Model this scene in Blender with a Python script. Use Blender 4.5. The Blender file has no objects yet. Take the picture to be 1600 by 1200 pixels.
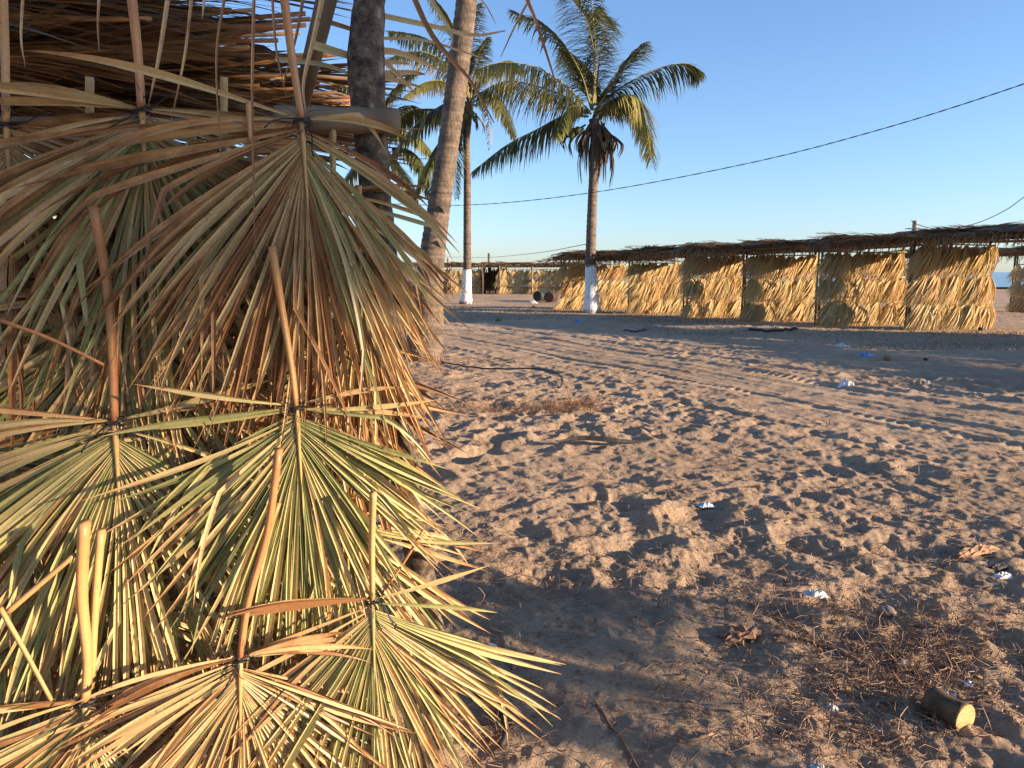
import bpy, math, random
import numpy as np
from mathutils import Vector, Matrix

R = random.Random(7)
rad = math.radians
sc = bpy.context.scene
COL = sc.collection

# ------------------------------------------------------------------ camera
F_PX, PITCH, CAM_H = 1186.0, rad(8.4), 1.4
cam_d = bpy.data.cameras.new('camera')
cam = bpy.data.objects.new('camera', cam_d); COL.objects.link(cam)
cam_d.sensor_width = 36.0
cam_d.lens = 36.0 * F_PX / 1600.0
cam_d.clip_start = 0.05; cam_d.clip_end = 9000
cam.location = (0, 0, CAM_H)
cam.rotation_euler = (rad(90) - PITCH, 0, 0)
sc.camera = cam

# ------------------------------------------------------------------ light
SUN_EL = rad(11.0)
SUN_AZ = math.atan2(0.955, -0.297)            # clockwise from +Y
S = Vector((math.sin(SUN_AZ)*math.cos(SUN_EL), math.cos(SUN_AZ)*math.cos(SUN_EL), math.sin(SUN_EL)))
world = bpy.data.worlds.new('World'); sc.world = world; world.use_nodes = True
wn, wl = world.node_tree.nodes, world.node_tree.links
sky = wn.new('ShaderNodeTexSky'); sky.sky_type = 'NISHITA'
sky.sun_disc = False; sky.sun_elevation = SUN_EL; sky.sun_rotation = SUN_AZ
sky.altitude = 0; sky.air_density = 1.0; sky.dust_density = 0.3; sky.ozone_density = 2.0
bg = wn['Background']; bg.inputs[1].default_value = 0.084
tcw = wn.new('ShaderNodeTexCoord'); sxw = wn.new('ShaderNodeSeparateXYZ'); wl.new(tcw.outputs['Generated'], sxw.inputs[0])
rw = wn.new('ShaderNodeValToRGB'); wl.new(sxw.outputs[2], rw.inputs[0])          # clear sea air: less yellow low down
e = rw.color_ramp.elements; e[0].position = 0.0; e[0].color = (0.74, 0.90, 1.45, 1); e[1].position = 0.45; e[1].color = (0.90, 1.02, 1.28, 1)
e2 = e.new(0.14); e2.color = (0.82, 0.96, 1.24, 1)
mw = wn.new('ShaderNodeMix'); mw.data_type = 'RGBA'; mw.blend_type = 'MULTIPLY'; mw.inputs[0].default_value = 1
wl.new(sky.outputs[0], mw.inputs[6]); wl.new(rw.outputs[0], mw.inputs[7]); wl.new(mw.outputs[2], bg.inputs[0])
sun_d = bpy.data.lights.new('sun', 'SUN'); sun = bpy.data.objects.new('sun', sun_d); COL.objects.link(sun)
sun_d.energy = 5.0; sun_d.angle = rad(0.6); sun_d.color = (1.0, 0.765, 0.53)
sun.rotation_euler = (-S).to_track_quat('-Z', 'Y').to_euler()
sc.view_settings.view_transform = 'Standard'; sc.view_settings.look = 'None'
sc.view_settings.exposure = 1.5; sc.view_settings.gamma = 1.0
sc.view_settings.use_curve_mapping = False

# ------------------------------------------------------------------ pixel <-> place
cp, sp = math.cos(PITCH), math.sin(PITCH)
def ray(px, py):
    u = (px-800)/F_PX; w = -(py-600)/F_PX
    return Vector((u, cp + w*sp, -sp + w*cp))
def at(px, py, y):
    d = ray(px, py); return Vector((0, 0, CAM_H)) + d*(y/d.y)
def gpt(px, py):
    d = ray(px, py); t = -CAM_H/d.z; return Vector((d.x*t, d.y*t, 0))
WT = Vector((0.93, 0.37, 0)).normalized()      # along the leaf wall
WN = Vector((0.37, -0.93, 0)).normalized()     # out of the wall, to the camera
WP = Vector((-0.2, 2.15, 0))
Z = Vector((0, 0, 1))
def wpt(px, py, off=0.0):
    d = ray(px, py); o = Vector((0, 0, CAM_H)); p = WP + WN*off
    return o + d*((p-o).dot(WN)/d.dot(WN))

# ------------------------------------------------------------------ helpers
class MB:
    def __init__(s): s.v = []; s.f = []; s.a = []
    def strip(s, pts, widths, nrms, fold=0.0, a0=0.0, a1=1.0):
        n = len(pts); b = len(s.v); k = 3 if fold else 2
        for i, p in enumerate(pts):
            t = (pts[min(i+1, n-1)] - pts[max(i-1, 0)])
            nr = nrms[i] if isinstance(nrms, list) else nrms
            sd = t.cross(nr)
            if sd.length < 1e-9: sd = Vector((1, 0, 0))
            sd.normalize(); w = widths[i]*0.5
            al = a0 + (a1-a0)*i/(n-1)
            s.v.append(tuple(p - sd*w)); s.a.append(al)
            if fold:
                s.v.append(tuple(p - nr*(fold*widths[i]))); s.a.append(al)
            s.v.append(tuple(p + sd*w)); s.a.append(al)
        for i in range(n-1):
            q = b + i*k
            for j in range(k-1): s.f.append((q+j, q+j+1, q+k+j+1, q+k+j))
    def tube(s, pts, radii, n=8, cap=True, squash=1.0, wob=0.0, rr=None):
        m = len(pts); b = len(s.v)
        ref = Vector((0.1, 0.2, 1)).normalized()
        t0 = (pts[-1]-pts[0]).normalized()
        if abs(t0.dot(ref)) > 0.9: ref = Vector((1, 0.1, 0)).normalized()
        for i, p in enumerate(pts):
            t = (pts[min(i+1, m-1)] - pts[max(i-1, 0)]).normalized()
            x = t.cross(ref).normalized(); y = t.cross(x).normalized()
            for j in range(n):
                a = 2*math.pi*j/n
                r = radii[i]
                if wob: r *= 1 + wob*((rr or R).random()-0.5)
                s.v.append(tuple(p + x*(math.cos(a)*r) + y*(math.sin(a)*r*squash))); s.a.append(i/(m-1))
        for i in range(m-1):
            for j in range(n):
                s.f.append((b+i*n+j, b+i*n+(j+1) % n, b+(i+1)*n+(j+1) % n, b+(i+1)*n+j))
        if cap:
            s.f.append(tuple(b+j for j in range(n))[::-1]); s.f.append(tuple(b+(m-1)*n+j for j in range(n)))
    def mesh(s, name, mat, smooth=False):
        me = bpy.data.meshes.new(name); me.from_pydata(s.v, [], s.f)
        at_ = me.attributes.new('along', 'FLOAT', 'POINT'); at_.data.foreach_set('value', s.a)
        if mat: me.materials.append(mat)
        if smooth: me.shade_smooth()
        me.update(); return me
    def build(s, name, mat, parent=None, smooth=False, tone=None):
        return link(name, s.mesh(name, mat, smooth), parent, tone)
def link(name, me, parent=None, tone=None, loc=None, rot=None, scl=None):
    o = bpy.data.objects.new(name, me); COL.objects.link(o)
    if parent: o.parent = parent
    if tone is not None: o['tone'] = float(tone)
    if loc is not None: o.location = loc
    if rot is not None: o.rotation_euler = rot
    if scl is not None: o.scale = scl
    return o
def thing(name, label, cat, loc=(0, 0, 0), group=None, rot=None):
    o = bpy.data.objects.new(name, None); COL.objects.link(o); o.location = loc
    o.empty_display_size = 0.1
    if rot: o.rotation_euler = rot
    return tag(o, label, cat, group)
def tag(o, label, cat, group=None):
    o['label'] = label; o['category'] = cat
    if group: o['group'] = group
    return o
def curve(ctrl, n):
    """Catmull-Rom through the control points"""
    P = [Vector(c) for c in ctrl]
    P = [P[0]*2-P[1]] + P + [P[-1]*2-P[-2]]
    out = []; m = len(P)-3
    for i in range(n):
        u = i/(n-1)*m; k = min(int(u), m-1); t = u-k
        a, b, c, d = P[k:k+4]
        out.append(0.5*((2*b)+(c-a)*t+(2*a-5*b+4*c-d)*t*t+(3*b-a-3*c+d)*t*t*t))
    return out

# ------------------------------------------------------------------ materials
def mat_base(name):
    m = bpy.data.materials.new(name); m.use_nodes = True
    nt = m.node_tree; b = nt.nodes['Principled BSDF']; return m, nt, b
def N(nt, t, **k):
    n = nt.nodes.new(t)
    for a, v in k.items(): setattr(n, a, v)
    return n
def ramp(nt, fac, stops):
    r = N(nt, 'ShaderNodeValToRGB'); el = r.color_ramp.elements
    while len(el) < len(stops): el.new(0.5)
    for e, (p, c) in zip(el, stops): e.position = p; e.color = (*c, 1)
    nt.links.new(fac, r.inputs[0]); return r.outputs[0]
def noise(nt, vec, scale, detail=4, rough=0.6, sx=None):
    n = N(nt, 'ShaderNodeTexNoise'); n.inputs['Scale'].default_value = scale
    n.inputs['Detail'].default_value = detail; n.inputs['Roughness'].default_value = rough
    if sx:
        mp = N(nt, 'ShaderNodeMapping'); mp.inputs['Scale'].default_value = sx
        nt.links.new(vec, mp.inputs[0]); vec = mp.outputs[0]
    nt.links.new(vec, n.inputs['Vector']); return n.outputs[0]
def math_(nt, op, a, b=None, clamp=False):
    n = N(nt, 'ShaderNodeMath', operation=op, use_clamp=clamp)
    for i, x in enumerate((a, b)):
        if x is None: continue
        if isinstance(x, (int, float)): n.inputs[i].default_value = x
        else: nt.links.new(x, n.inputs[i])
    return n.outputs[0]
def mixc(nt, f, a, b, mode='MIX'):
    n = N(nt, 'ShaderNodeMix', data_type='RGBA', blend_type=mode)
    for i, x in ((0, f), (6, a), (7, b)):
        if isinstance(x, (int, float)): n.inputs[i].default_value = x
        elif isinstance(x, tuple): n.inputs[i].default_value = (*x, 1)
        else: nt.links.new(x, n.inputs[i])
    return n.outputs[2]
def bump(nt, b, h, strength=0.4, dist=0.01):
    n = N(nt, 'ShaderNodeBump'); n.inputs['Strength'].default_value = strength; n.inputs['Distance'].default_value = dist
    nt.links.new(h, n.inputs['Height']); nt.links.new(n.outputs[0], b.inputs['Normal'])
def leaf_mat(name, stops, rough=0.5, trans=0.25, nscale=14, spread=0.35, tip=0.35, rnd=0.3, spots=True):
    """colour by the piece's own dryness ('tone'), along its length and by fine blotches"""
    m, nt, b = mat_base(name); L = nt.links
    ta = N(nt, 'ShaderNodeAttribute', attribute_type='OBJECT', attribute_name='tone')
    al = N(nt, 'ShaderNodeAttribute', attribute_type='GEOMETRY', attribute_name='along')
    oi = N(nt, 'ShaderNodeObjectInfo'); tc = N(nt, 'ShaderNodeTexCoord')
    n1 = noise(nt, tc.outputs['Object'], nscale, 5, 0.65)
    f = math_(nt, 'ADD', ta.outputs['Fac'], math_(nt, 'MULTIPLY', math_(nt, 'SUBTRACT', n1, 0.5), spread*2))
    f = math_(nt, 'ADD', f, math_(nt, 'MULTIPLY', math_(nt, 'SUBTRACT', oi.outputs['Random'], 0.5), rnd))
    f = math_(nt, 'ADD', f, math_(nt, 'MULTIPLY', math_(nt, 'POWER', al.outputs['Fac'], 3.0), tip), True)
    c = ramp(nt, f, stops)
    n2 = noise(nt, tc.outputs['Object'], 160, 3, 0.7)
    v = math_(nt, 'ADD', 0.72, math_(nt, 'MULTIPLY', n2, 0.56))
    hv = N(nt, 'ShaderNodeHueSaturation'); L.new(v, hv.inputs['Value']); L.new(c, hv.inputs['Color']); c = hv.outputs[0]
    if spots:
        sp_ = noise(nt, tc.outputs['Object'], 55, 2, 0.5)
        sf = math_(nt, 'MULTIPLY', math_(nt, 'SUBTRACT', sp_, 0.66, True), 5.0, True)
        c = mixc(nt, sf, c, (0.10, 0.045, 0.02))
    L.new(c, b.inputs['Base Color']); b.inputs['Roughness'].default_value = rough
    b.inputs['Specular IOR Level'].default_value = 0.35
    bump(nt, b, n2, 0.25, 0.002)
    if trans:
        tr = N(nt, 'ShaderNodeBsdfTranslucent'); L.new(c, tr.inputs[0])
        mx = N(nt, 'ShaderNodeMixShader'); mx.inputs[0].default_value = trans
        L.new(b.outputs[0], mx.inputs[1]); L.new(tr.outputs[0], mx.inputs[2])
        L.new(mx.outputs[0], nt.nodes['Material Output'].inputs[0])
    return m
def plain(name, stops, scale=12, rough=0.8, bs=0.4, bd=0.01, sx=None, detail=6, spec=0.3):
    m, nt, b = mat_base(name); tc = N(nt, 'ShaderNodeTexCoord'); oi = N(nt, 'ShaderNodeObjectInfo')
    n = noise(nt, tc.outputs['Object'], scale, detail, 0.65, sx)
    f = math_(nt, 'ADD', n, math_(nt, 'MULTIPLY', math_(nt, 'SUBTRACT', oi.outputs['Random'], 0.5), 0.18), True)
    nt.links.new(ramp(nt, f, stops), b.inputs['Base Color'])
    b.inputs['Roughness'].default_value = rough; b.inputs['Specular IOR Level'].default_value = spec
    bump(nt, b, n, bs, bd); return m

M = {}
M['fan'] = leaf_mat('fan_leaf', [(0.0, (0.20, 0.215, 0.085)), (0.3, (0.40, 0.37, 0.155)), (0.55, (0.59, 0.45, 0.23)),
                                 (0.78, (0.54, 0.33, 0.155)), (1.0, (0.27, 0.13, 0.055))], rough=0.42, trans=0.18)
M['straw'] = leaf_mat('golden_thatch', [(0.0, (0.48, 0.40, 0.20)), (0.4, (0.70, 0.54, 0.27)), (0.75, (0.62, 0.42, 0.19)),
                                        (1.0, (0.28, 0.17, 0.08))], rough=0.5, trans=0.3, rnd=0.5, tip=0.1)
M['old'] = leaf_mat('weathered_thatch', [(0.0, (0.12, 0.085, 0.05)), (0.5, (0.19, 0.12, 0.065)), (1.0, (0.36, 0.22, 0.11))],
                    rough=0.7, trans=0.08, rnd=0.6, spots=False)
M['rib'] = leaf_mat('frond_rib', [(0.0, (0.30, 0.13, 0.05)), (0.6, (0.44, 0.22, 0.09)), (1.0, (0.5, 0.33, 0.16))], rough=0.45, trans=0, rnd=0.8, tip=0)
M['petiole'] = leaf_mat('leaf_stalk', [(0.0, (0.30, 0.27, 0.11)), (0.4, (0.45, 0.28, 0.11)), (0.7, (0.46, 0.21, 0.08)), (1.0, (0.26, 0.10, 0.045))],
                        rough=0.38, trans=0, nscale=9, tip=0)
M['coco'] = leaf_mat('coconut_leaflet', [(0.0, (0.075, 0.095, 0.03)), (0.45, (0.16, 0.165, 0.052)), (0.8, (0.34, 0.29, 0.09)), (1.0, (0.42, 0.28, 0.12))],
                     rough=0.4, trans=0.25, nscale=1.2, spread=0.3, tip=0.3, rnd=0.15, spots=False)
M['coco_rib'] = plain('coconut_rib', [(0.3, (0.16, 0.15, 0.05)), (0.7, (0.30, 0.24, 0.09))], 4)
M['dead'] = plain('dead_sheath', [(0.3, (0.05, 0.03, 0.02)), (0.7, (0.20, 0.13, 0.085))], 5, 0.85)
M['nut'] = plain('coconut_husk', [(0.3, (0.07, 0.09, 0.03)), (0.7, (0.16, 0.14, 0.05))], 5, 0.6)
M['pole'] = plain('rough_pole', [(0.3, (0.10, 0.065, 0.04)), (0.7, (0.26, 0.18, 0.11))], 9, 0.85, sx=(1, 1, 0.3))
M['wire'] = plain('black_wire', [(0.3, (0.010, 0.010, 0.011)), (0.7, (0.025, 0.025, 0.028))], 20, 0.4, 0.1)
M['cable'] = plain('cable', [(0.3, (0.02, 0.02, 0.022)), (0.7, (0.05, 0.05, 0.05))], 20, 0.6, 0.1)
M['concrete'] = plain('concrete_pole', [(0.3, (0.26, 0.24, 0.21)), (0.7, (0.42, 0.38, 0.33))], 4, 0.9)
M['white'] = plain('white_plastic', [(0.3, (0.36, 0.32, 0.27)), (0.55, (0.62, 0.59, 0.54)), (0.7, (0.75, 0.73, 0.70))], 30, 0.45)
M['blue'] = plain('blue_plastic', [(0.35, (0.03, 0.12, 0.38)), (0.65, (0.30, 0.48, 0.68))], 14, 0.4)
M['paleblue'] = plain('pale_blue_wrapper', [(0.35, (0.22, 0.38, 0.52)), (0.55, (0.72, 0.78, 0.80)), (0.7, (0.8, 0.8, 0.8))], 22, 0.35)
M['card'] = plain('cardboard', [(0.3, (0.30, 0.21, 0.13)), (0.7, (0.46, 0.34, 0.22))], 8, 0.9)
M['black'] = plain('black_rubber', [(0.3, (0.015, 0.014, 0.014)), (0.7, (0.045, 0.04, 0.037))], 12, 0.7)
M['rust'] = plain('rusty_drum', [(0.3, (0.035, 0.018, 0.014)), (0.6, (0.08, 0.035, 0.022)), (0.8, (0.05, 0.045, 0.045))], 7, 0.7)
M['green_drum'] = plain('green_drum', [(0.3, (0.012, 0.02, 0.017)), (0.7, (0.03, 0.04, 0.032))], 7, 0.6)
M['stone'] = plain('stone', [(0.3, (0.22, 0.17, 0.13)), (0.7, (0.42, 0.34, 0.27))], 24, 0.9)
M['husk'] = plain('dry_husk', [(0.3, (0.16, 0.085, 0.04)), (0.7, (0.34, 0.20, 0.10))], 14, 0.85, sx=(1, 5, 5))
M['bract'] = plain('dry_bract', [(0.3, (0.17, 0.085, 0.045)), (0.7, (0.36, 0.20, 0.11))], 18, 0.7, sx=(1, 6, 6))
M['red'] = plain('red_scrap', [(0.3, (0.5, 0.06, 0.03)), (0.7, (0.6, 0.12, 0.06))], 8, 0.5)
M['grass'] = leaf_mat('dry_grass', [(0.0, (0.09, 0.09, 0.04)), (0.5, (0.20, 0.155, 0.08)), (1.0, (0.34, 0.24, 0.13))], rough=0.6, trans=0.2, nscale=2, spread=0.6, spots=False)
M['litter'] = leaf_mat('dry_litter', [(0.0, (0.14, 0.08, 0.05)), (0.5, (0.33, 0.20, 0.115)), (1.0, (0.62, 0.46, 0.29))], rough=0.6, trans=0, nscale=9, spread=0.9, spots=False)

# bark of the coconut trunks: leaf-scar rings, fissures; optional lime wash up to a height
def bark(name, wash=None, ca=(0.068, 0.049, 0.035), cb=(0.165, 0.118, 0.084)):
    m, nt, b = mat_base(name); L = nt.links; tc = N(nt, 'ShaderNodeTexCoord'); o = tc.outputs['Object']
    n1 = noise(nt, o, 5, 6, 0.7); n2 = noise(nt, o, 26, 5, 0.7, (1, 1, 0.45))
    n3 = noise(nt, o, 2.0, 3, 0.6, (0.5, 0.5, 7))
    c = ramp(nt, math_(nt, 'ADD', math_(nt, 'MULTIPLY', n1, 0.4), math_(nt, 'ADD', math_(nt, 'MULTIPLY', n3, 0.35), math_(nt, 'MULTIPLY', n2, 0.28))),
             [(0.36, tuple(x*0.55 for x in ca)), (0.46, ca), (0.58, cb), (0.72, tuple(x*1.25 for x in cb))])
    if wash:
        sx_ = N(nt, 'ShaderNodeSeparateXYZ'); L.new(o, sx_.inputs[0])
        e = math_(nt, 'ADD', sx_.outputs[2], math_(nt, 'MULTIPLY', math_(nt, 'SUBTRACT', n1, 0.5), 0.35))
        f = math_(nt, 'MULTIPLY', math_(nt, 'SUBTRACT', wash, e), 14, True)
        chip = math_(nt, 'MULTIPLY', math_(nt, 'SUBTRACT', n2, 0.53), 9, True)
        f2 = math_(nt, 'MULTIPLY', f, math_(nt, 'SUBTRACT', 1.0, math_(nt, 'MULTIPLY', chip, 0.75)))
        low = math_(nt, 'MULTIPLY', math_(nt, 'ADD', math_(nt, 'SUBTRACT', sx_.outputs[2], 0.03), math_(nt, 'MULTIPLY', n1, 0.06)), 15, True)
        f2 = math_(nt, 'MULTIPLY', f2, low)
        c = mixc(nt, f2, c, mixc(nt, n1, (0.70, 0.69, 0.67), (0.82, 0.81, 0.79)))
    L.new(c, b.inputs['Base Color']); b.inputs['Roughness'].default_value = 0.85
    bump(nt, b, math_(nt, 'ADD', n2, n1), 0.7, 0.02); return m
M['bark'] = bark('palm_bark'); M['post_bark'] = plain('mottled_bark', [(0.34, (0.035, 0.024, 0.016)), (0.48, (0.11, 0.078, 0.052)), (0.58, (0.19, 0.145, 0.10)), (0.7, (0.42, 0.36, 0.28))], 30, 0.85, 1.0, 0.01)

# sand
def sand_mat():
    m, nt, b = mat_base('beach_sand'); L = nt.links; tc = N(nt, 'ShaderNodeTexCoord'); o = tc.outputs['Object']
    big = noise(nt, o, 0.35, 4, 0.6); mid = noise(nt, o, 3.2, 6, 0.65); fine = noise(nt, o, 60, 4, 0.75)
    grit = noise(nt, o, 420, 2, 0.8)
    f = math_(nt, 'ADD', math_(nt, 'MULTIPLY', big, 0.3), math_(nt, 'ADD', math_(nt, 'MULTIPLY', mid, 0.35), math_(nt, 'MULTIPLY', fine, 0.35)))
    c = ramp(nt, f, [(0.36, (0.25, 0.172, 0.112)), (0.5, (0.41, 0.29, 0.19)), (0.64, (0.55, 0.40, 0.265))])
    deb = noise(nt, o, 34, 5, 0.8, (1, 2.2, 1))
    df = math_(nt, 'MULTIPLY', math_(nt, 'SUBTRACT', math_(nt, 'ADD', deb, math_(nt, 'MULTIPLY', math_(nt, 'SUBTRACT', mid, 0.5), 0.7)), 0.62), 6, True)
    c = mixc(nt, math_(nt, 'MULTIPLY', df, 0.55), c, (0.15, 0.085, 0.055))
    hv = N(nt, 'ShaderNodeHueSaturation'); L.new(math_(nt, 'ADD', 0.75, math_(nt, 'MULTIPLY', grit, 0.5)), hv.inputs['Value']); L.new(c, hv.inputs['Color'])
    L.new(hv.outputs[0], b.inputs['Base Color']); b.inputs['Roughness'].default_value = 0.95; b.inputs['Specular IOR Level'].default_value = 0.15
    crumb = noise(nt, o, 22, 6, 0.75); rake = noise(nt, o, 9, 5, 0.7, (1.2, 5, 1))
    fine = math_(nt, 'ADD', fine, math_(nt, 'ADD', math_(nt, 'MULTIPLY', crumb, 1.3), math_(nt, 'MULTIPLY', rake, 0.9)))
    h = math_(nt, 'ADD', math_(nt, 'MULTIPLY', fine, 0.7), math_(nt, 'ADD', math_(nt, 'MULTIPLY', grit, 0.25), math_(nt, 'MULTIPLY', deb, 0.5)))
    bump(nt, b, h, 0.9, 0.02); return m
M['sand'] = sand_mat()
def sea_mat():
    m, nt, b = mat_base('sea_water'); tc = N(nt, 'ShaderNodeTexCoord')
    n = noise(nt, tc.outputs['Object'], 0.5, 5, 0.6, (0.5, 1.6, 1))
    nt.links.new(ramp(nt, n, [(0.3, (0.03, 0.10, 0.17)), (0.7, (0.06, 0.17, 0.26))]), b.inputs['Base Color'])
    b.inputs['Roughness'].default_value = 0.18; bump(nt, b, n, 0.8, 0.4); return m
M['sea'] = sea_mat()

# ------------------------------------------------------------------ ground
rng = np.random.default_rng(5)
TAB = [rng.random((256, 256)) for _ in range(8)]
def vn(x, y, k=0):
    t = TAB[k % 8]; xi = np.floor(x).astype(int); yi = np.floor(y).astype(int); fx = x-xi; fy = y-yi
    fx = fx*fx*(3-2*fx); fy = fy*fy*(3-2*fy)
    a = t[xi & 255, yi & 255]; b = t[(xi+1) & 255, yi & 255]; c = t[xi & 255, (yi+1) & 255]; d = t[(xi+1) & 255, (yi+1) & 255]
    return (a*(1-fx)+b*fx)*(1-fy)+(c*(1-fx)+d*fx)*fy
def fbm(x, y, k=0, o=4, g=0.5):
    s = 0; a = 1; n = 0
    for i in range(o):
        s = s+a*(vn(x*2**i+17.3*i, y*2**i+9.1*i, k+i)-0.5); n += a; a *= g
    return s/n
def pits(x, y, cell, k, depth, rmin, rmax, keep, rim=0.35, elong=1.7):
    """scattered footprint-like hollows, each with a pushed-up rim"""
    xi = np.floor(x/cell).astype(int); yi = np.floor(y/cell).astype(int); h = np.zeros_like(x)
    A, B, C, D = TAB[k % 8], TAB[(k+1) % 8], TAB[(k+2) % 8], TAB[(k+3) % 8]
    for dx in (-1, 0, 1):
        for dy in (-1, 0, 1):
            ci = (xi+dx) & 255; cj = (yi+dy) & 255
            px = (xi+dx+0.1+0.8*A[ci, cj])*cell; py = (yi+dy+0.1+0.8*B[ci, cj])*cell
            th = C[ci, cj]*6.283; r = (rmin+(rmax-rmin)*D[ci, cj])*cell
            ux = (x-px)*np.cos(th)+(y-py)*np.sin(th); uy = -(x-px)*np.sin(th)+(y-py)*np.cos(th)
            d = np.sqrt((ux/elong)**2+uy**2)/r
            on = ((A[cj, ci]) < keep)*(0.5+B[cj, ci])
            h += on*depth*(-np.exp(-(d**2)*1.6)*1.15+rim*2.2*np.exp(-((d-1.35)/0.33)**2)*(0.4+0.6*np.sin(th+ux/r*0.8)**2))
    return h
TD = np.array([0.46, -0.888]); TP = np.array([0.888, 0.46])
def hgt(x, y):
    x = np.asarray(x, float); y = np.asarray(y, float)
    r = np.sqrt(x*x+y*y)
    near = 1/(1+(r/16.0)**3)
    wx = x+0.25*fbm(x*1.1, y*1.1, 3, 3); wy = y+0.25*fbm(x*1.1+40, y*1.1, 4, 3)
    h = 0.09*fbm(wx/3.2, wy/3.2, 0, 3)+0.06*fbm(wx/0.75, wy/0.75, 2, 3)*.75*(0.35+0.65*near)
    # trampled zone, smoother raked zone in the foreground centre and right
    calm = np.clip(1.25-np.hypot((x-0.45)/0.75, (y-2.45)/0.55), 0, 1)+np.clip(1.2-np.hypot((x-1.0)/1.5, (y-5.6)/0.8), 0, 1)*0.5
    amp = np.clip(1-0.8*calm, 0.15, 1)*(0.25+0.75*near)*(0.45+1.1*np.clip(fbm(x/1.6+5, y/1.6, 6, 2)+0.5, 0, 1))
    cc0 = x*TP[0]+y*TP[1]
    road = np.exp(-((cc0-7.2)/1.3)**4)*np.clip((y-4.5)/1.5, 0, 1)
    amp = amp*(1-.65*road)
    rk = fbm((x*.36+y*.93)/0.05+3*fbm(x, y, 2, 2), (x*.93-y*.36)/0.55, 7, 3)
    h = h+0.018*rk*np.clip(fbm(x/1.1+9, y/1.1, 2, 2)*2.5+.55, .1, 1)*np.clip(1.3-r/9, 0, 1)
    h = h+amp*(pits(wx, wy, 0.47, 0, 0.026, 0.2, 0.36, 0.55, .3)+pits(wx+3, wy+7, 0.26, 3, 0.013, 0.16, 0.36, 0.6, .25)
               + pits(wx+1, wy+2, 0.10, 5, 0.005, 0.25, 0.42, 0.6))
    fine = fbm(x/0.11, y/0.11, 1, 4, 0.6)
    h = h+0.046*fine*amp+0.004*fine+0.016*amp*(0.3-np.abs(fbm(wx/0.30, wy/0.30, 5, 3)))*1.6
    # raked ridges along the tracks and tyre ruts
    c = x*TP[0]+y*TP[1]; s = x*TD[0]+y*TD[1]
    cw = c+0.18*fbm(s/3.0, c/3.0, 5, 2)
    h = h+0.010*fbm(cw/0.07, s/1.3, 2, 3)*(0.4+0.6*calm)*near*1.3+0.016*fbm(cw/0.22, s/1.2, 4, 4)*np.clip((y-4.2)/2, 0, 1)*(0.3+near)
    for c0, wdt, dp, tread in ((6.5, 0.12, 0.030, 1), (6.95, 0.12, 0.022, 0), (7.85, 0.17, 0.036, 1), (8.6, 0.16, 0.03, 0), (5.4, 0.12, 0.02, 0), (9.5, 0.18, 0.03, 1), (6.45, 0.06, -0.02, 0), (7.3, 0.07, -0.022, 0)):
        q = (cw-c0)/wdt; g = np.exp(-q**4)
        h = h-dp*.75*g*(0.1+1.3*vn(s/0.8, c*0+c0*3, 1))+abs(dp)*0.35*np.exp(-((np.abs(q)-1.35)/0.35)**2)
        if tread: h = h+0.013*g*np.sin(s/0.13*2*math.pi+np.abs(q)*2.5)*np.clip(fbm(s/1.5, c*0+c0, 3, 2)*3+0.6, 0, 1)
    return h*np.clip((70-r)/40, 0.12, 1)
def gz(x, y): return float(hgt(np.array([x]), np.array([y]))[0])
def gp(px, py, up=0.0):
    p = gpt(px, py)
    for _ in range(3):
        z = gz(p.x, p.y); d = ray(px, py); t = (z-CAM_H)/d.z; p = Vector((d.x*t, d.y*t, z))
    return p + Z*up

def make_ground():
    fine = np.radians(np.linspace(-43, 40, 860)); rest = np.radians(np.linspace(40, 317, 70)[1:-1])
    th = np.concatenate([fine, rest]); nt_ = len(th)
    r = np.concatenate([np.exp(np.linspace(math.log(0.9), math.log(2.0), 60))[:-1], np.exp(np.linspace(math.log(2.0), math.log(16), 620))[:-1],
                        np.exp(np.linspace(math.log(16), math.log(70), 170)), np.array([90, 130, 200, 400, 900, 2500, 7000.0])])
    nr = len(r); TT, RR = np.meshgrid(th, r)
    x = RR*np.sin(TT); y = RR*np.cos(TT); z = hgt(x, y)
    co = np.stack([x, y, z], -1).reshape(-1, 3)
    co = np.concatenate([co, [[0, 0, 0]]])
    i = np.arange(nr-1)[:, None]; j = np.arange(nt_)[None, :]; jn = (j+1) % nt_
    q = np.stack([i*nt_+j, i*nt_+jn, (i+1)*nt_+jn, (i+1)*nt_+j], -1).reshape(-1, 4)[:, ::-1]
    c = nr*nt_; jj = np.arange(nt_); tri = np.stack([jj, np.full(nt_, c), (jj+1) % nt_], -1)
    me = bpy.data.meshes.new('sand_ground')
    me.vertices.add(len(co)); me.vertices.foreach_set('co', co.ravel())
    loops = np.concatenate([q.ravel(), tri.ravel()]); me.loops.add(len(loops)); me.loops.foreach_set('vertex_index', loops.astype(np.int32))
    st = np.concatenate([np.arange(len(q))*4, len(q)*4+np.arange(nt_)*3]).astype(np.int32)
    me.polygons.add(len(st)); me.polygons.foreach_set('loop_start', st)
    me.update(calc_edges=True); me.validate(); me.materials.append(M['sand']); me.shade_smooth()
    o = link('sand_ground', me); o['kind'] = 'structure'; o['label'] = 'trampled pinkish beach sand with footprints and tyre tracks'
make_ground()
mb = MB(); mb.v = [(-6000, 74, 0.16), (14, 66, 0.16), (90, 58, 0.16), (6000, 40, 0.16), (6500, 6900, 0.16), (-6500, 6900, 0.16)]; mb.f = [(0, 1, 2, 3, 4, 5)]; mb.a = [0]*6
o = mb.build('sea', M['sea']); o['kind'] = 'structure'; o['label'] = 'calm blue sea beyond the beach'

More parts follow.
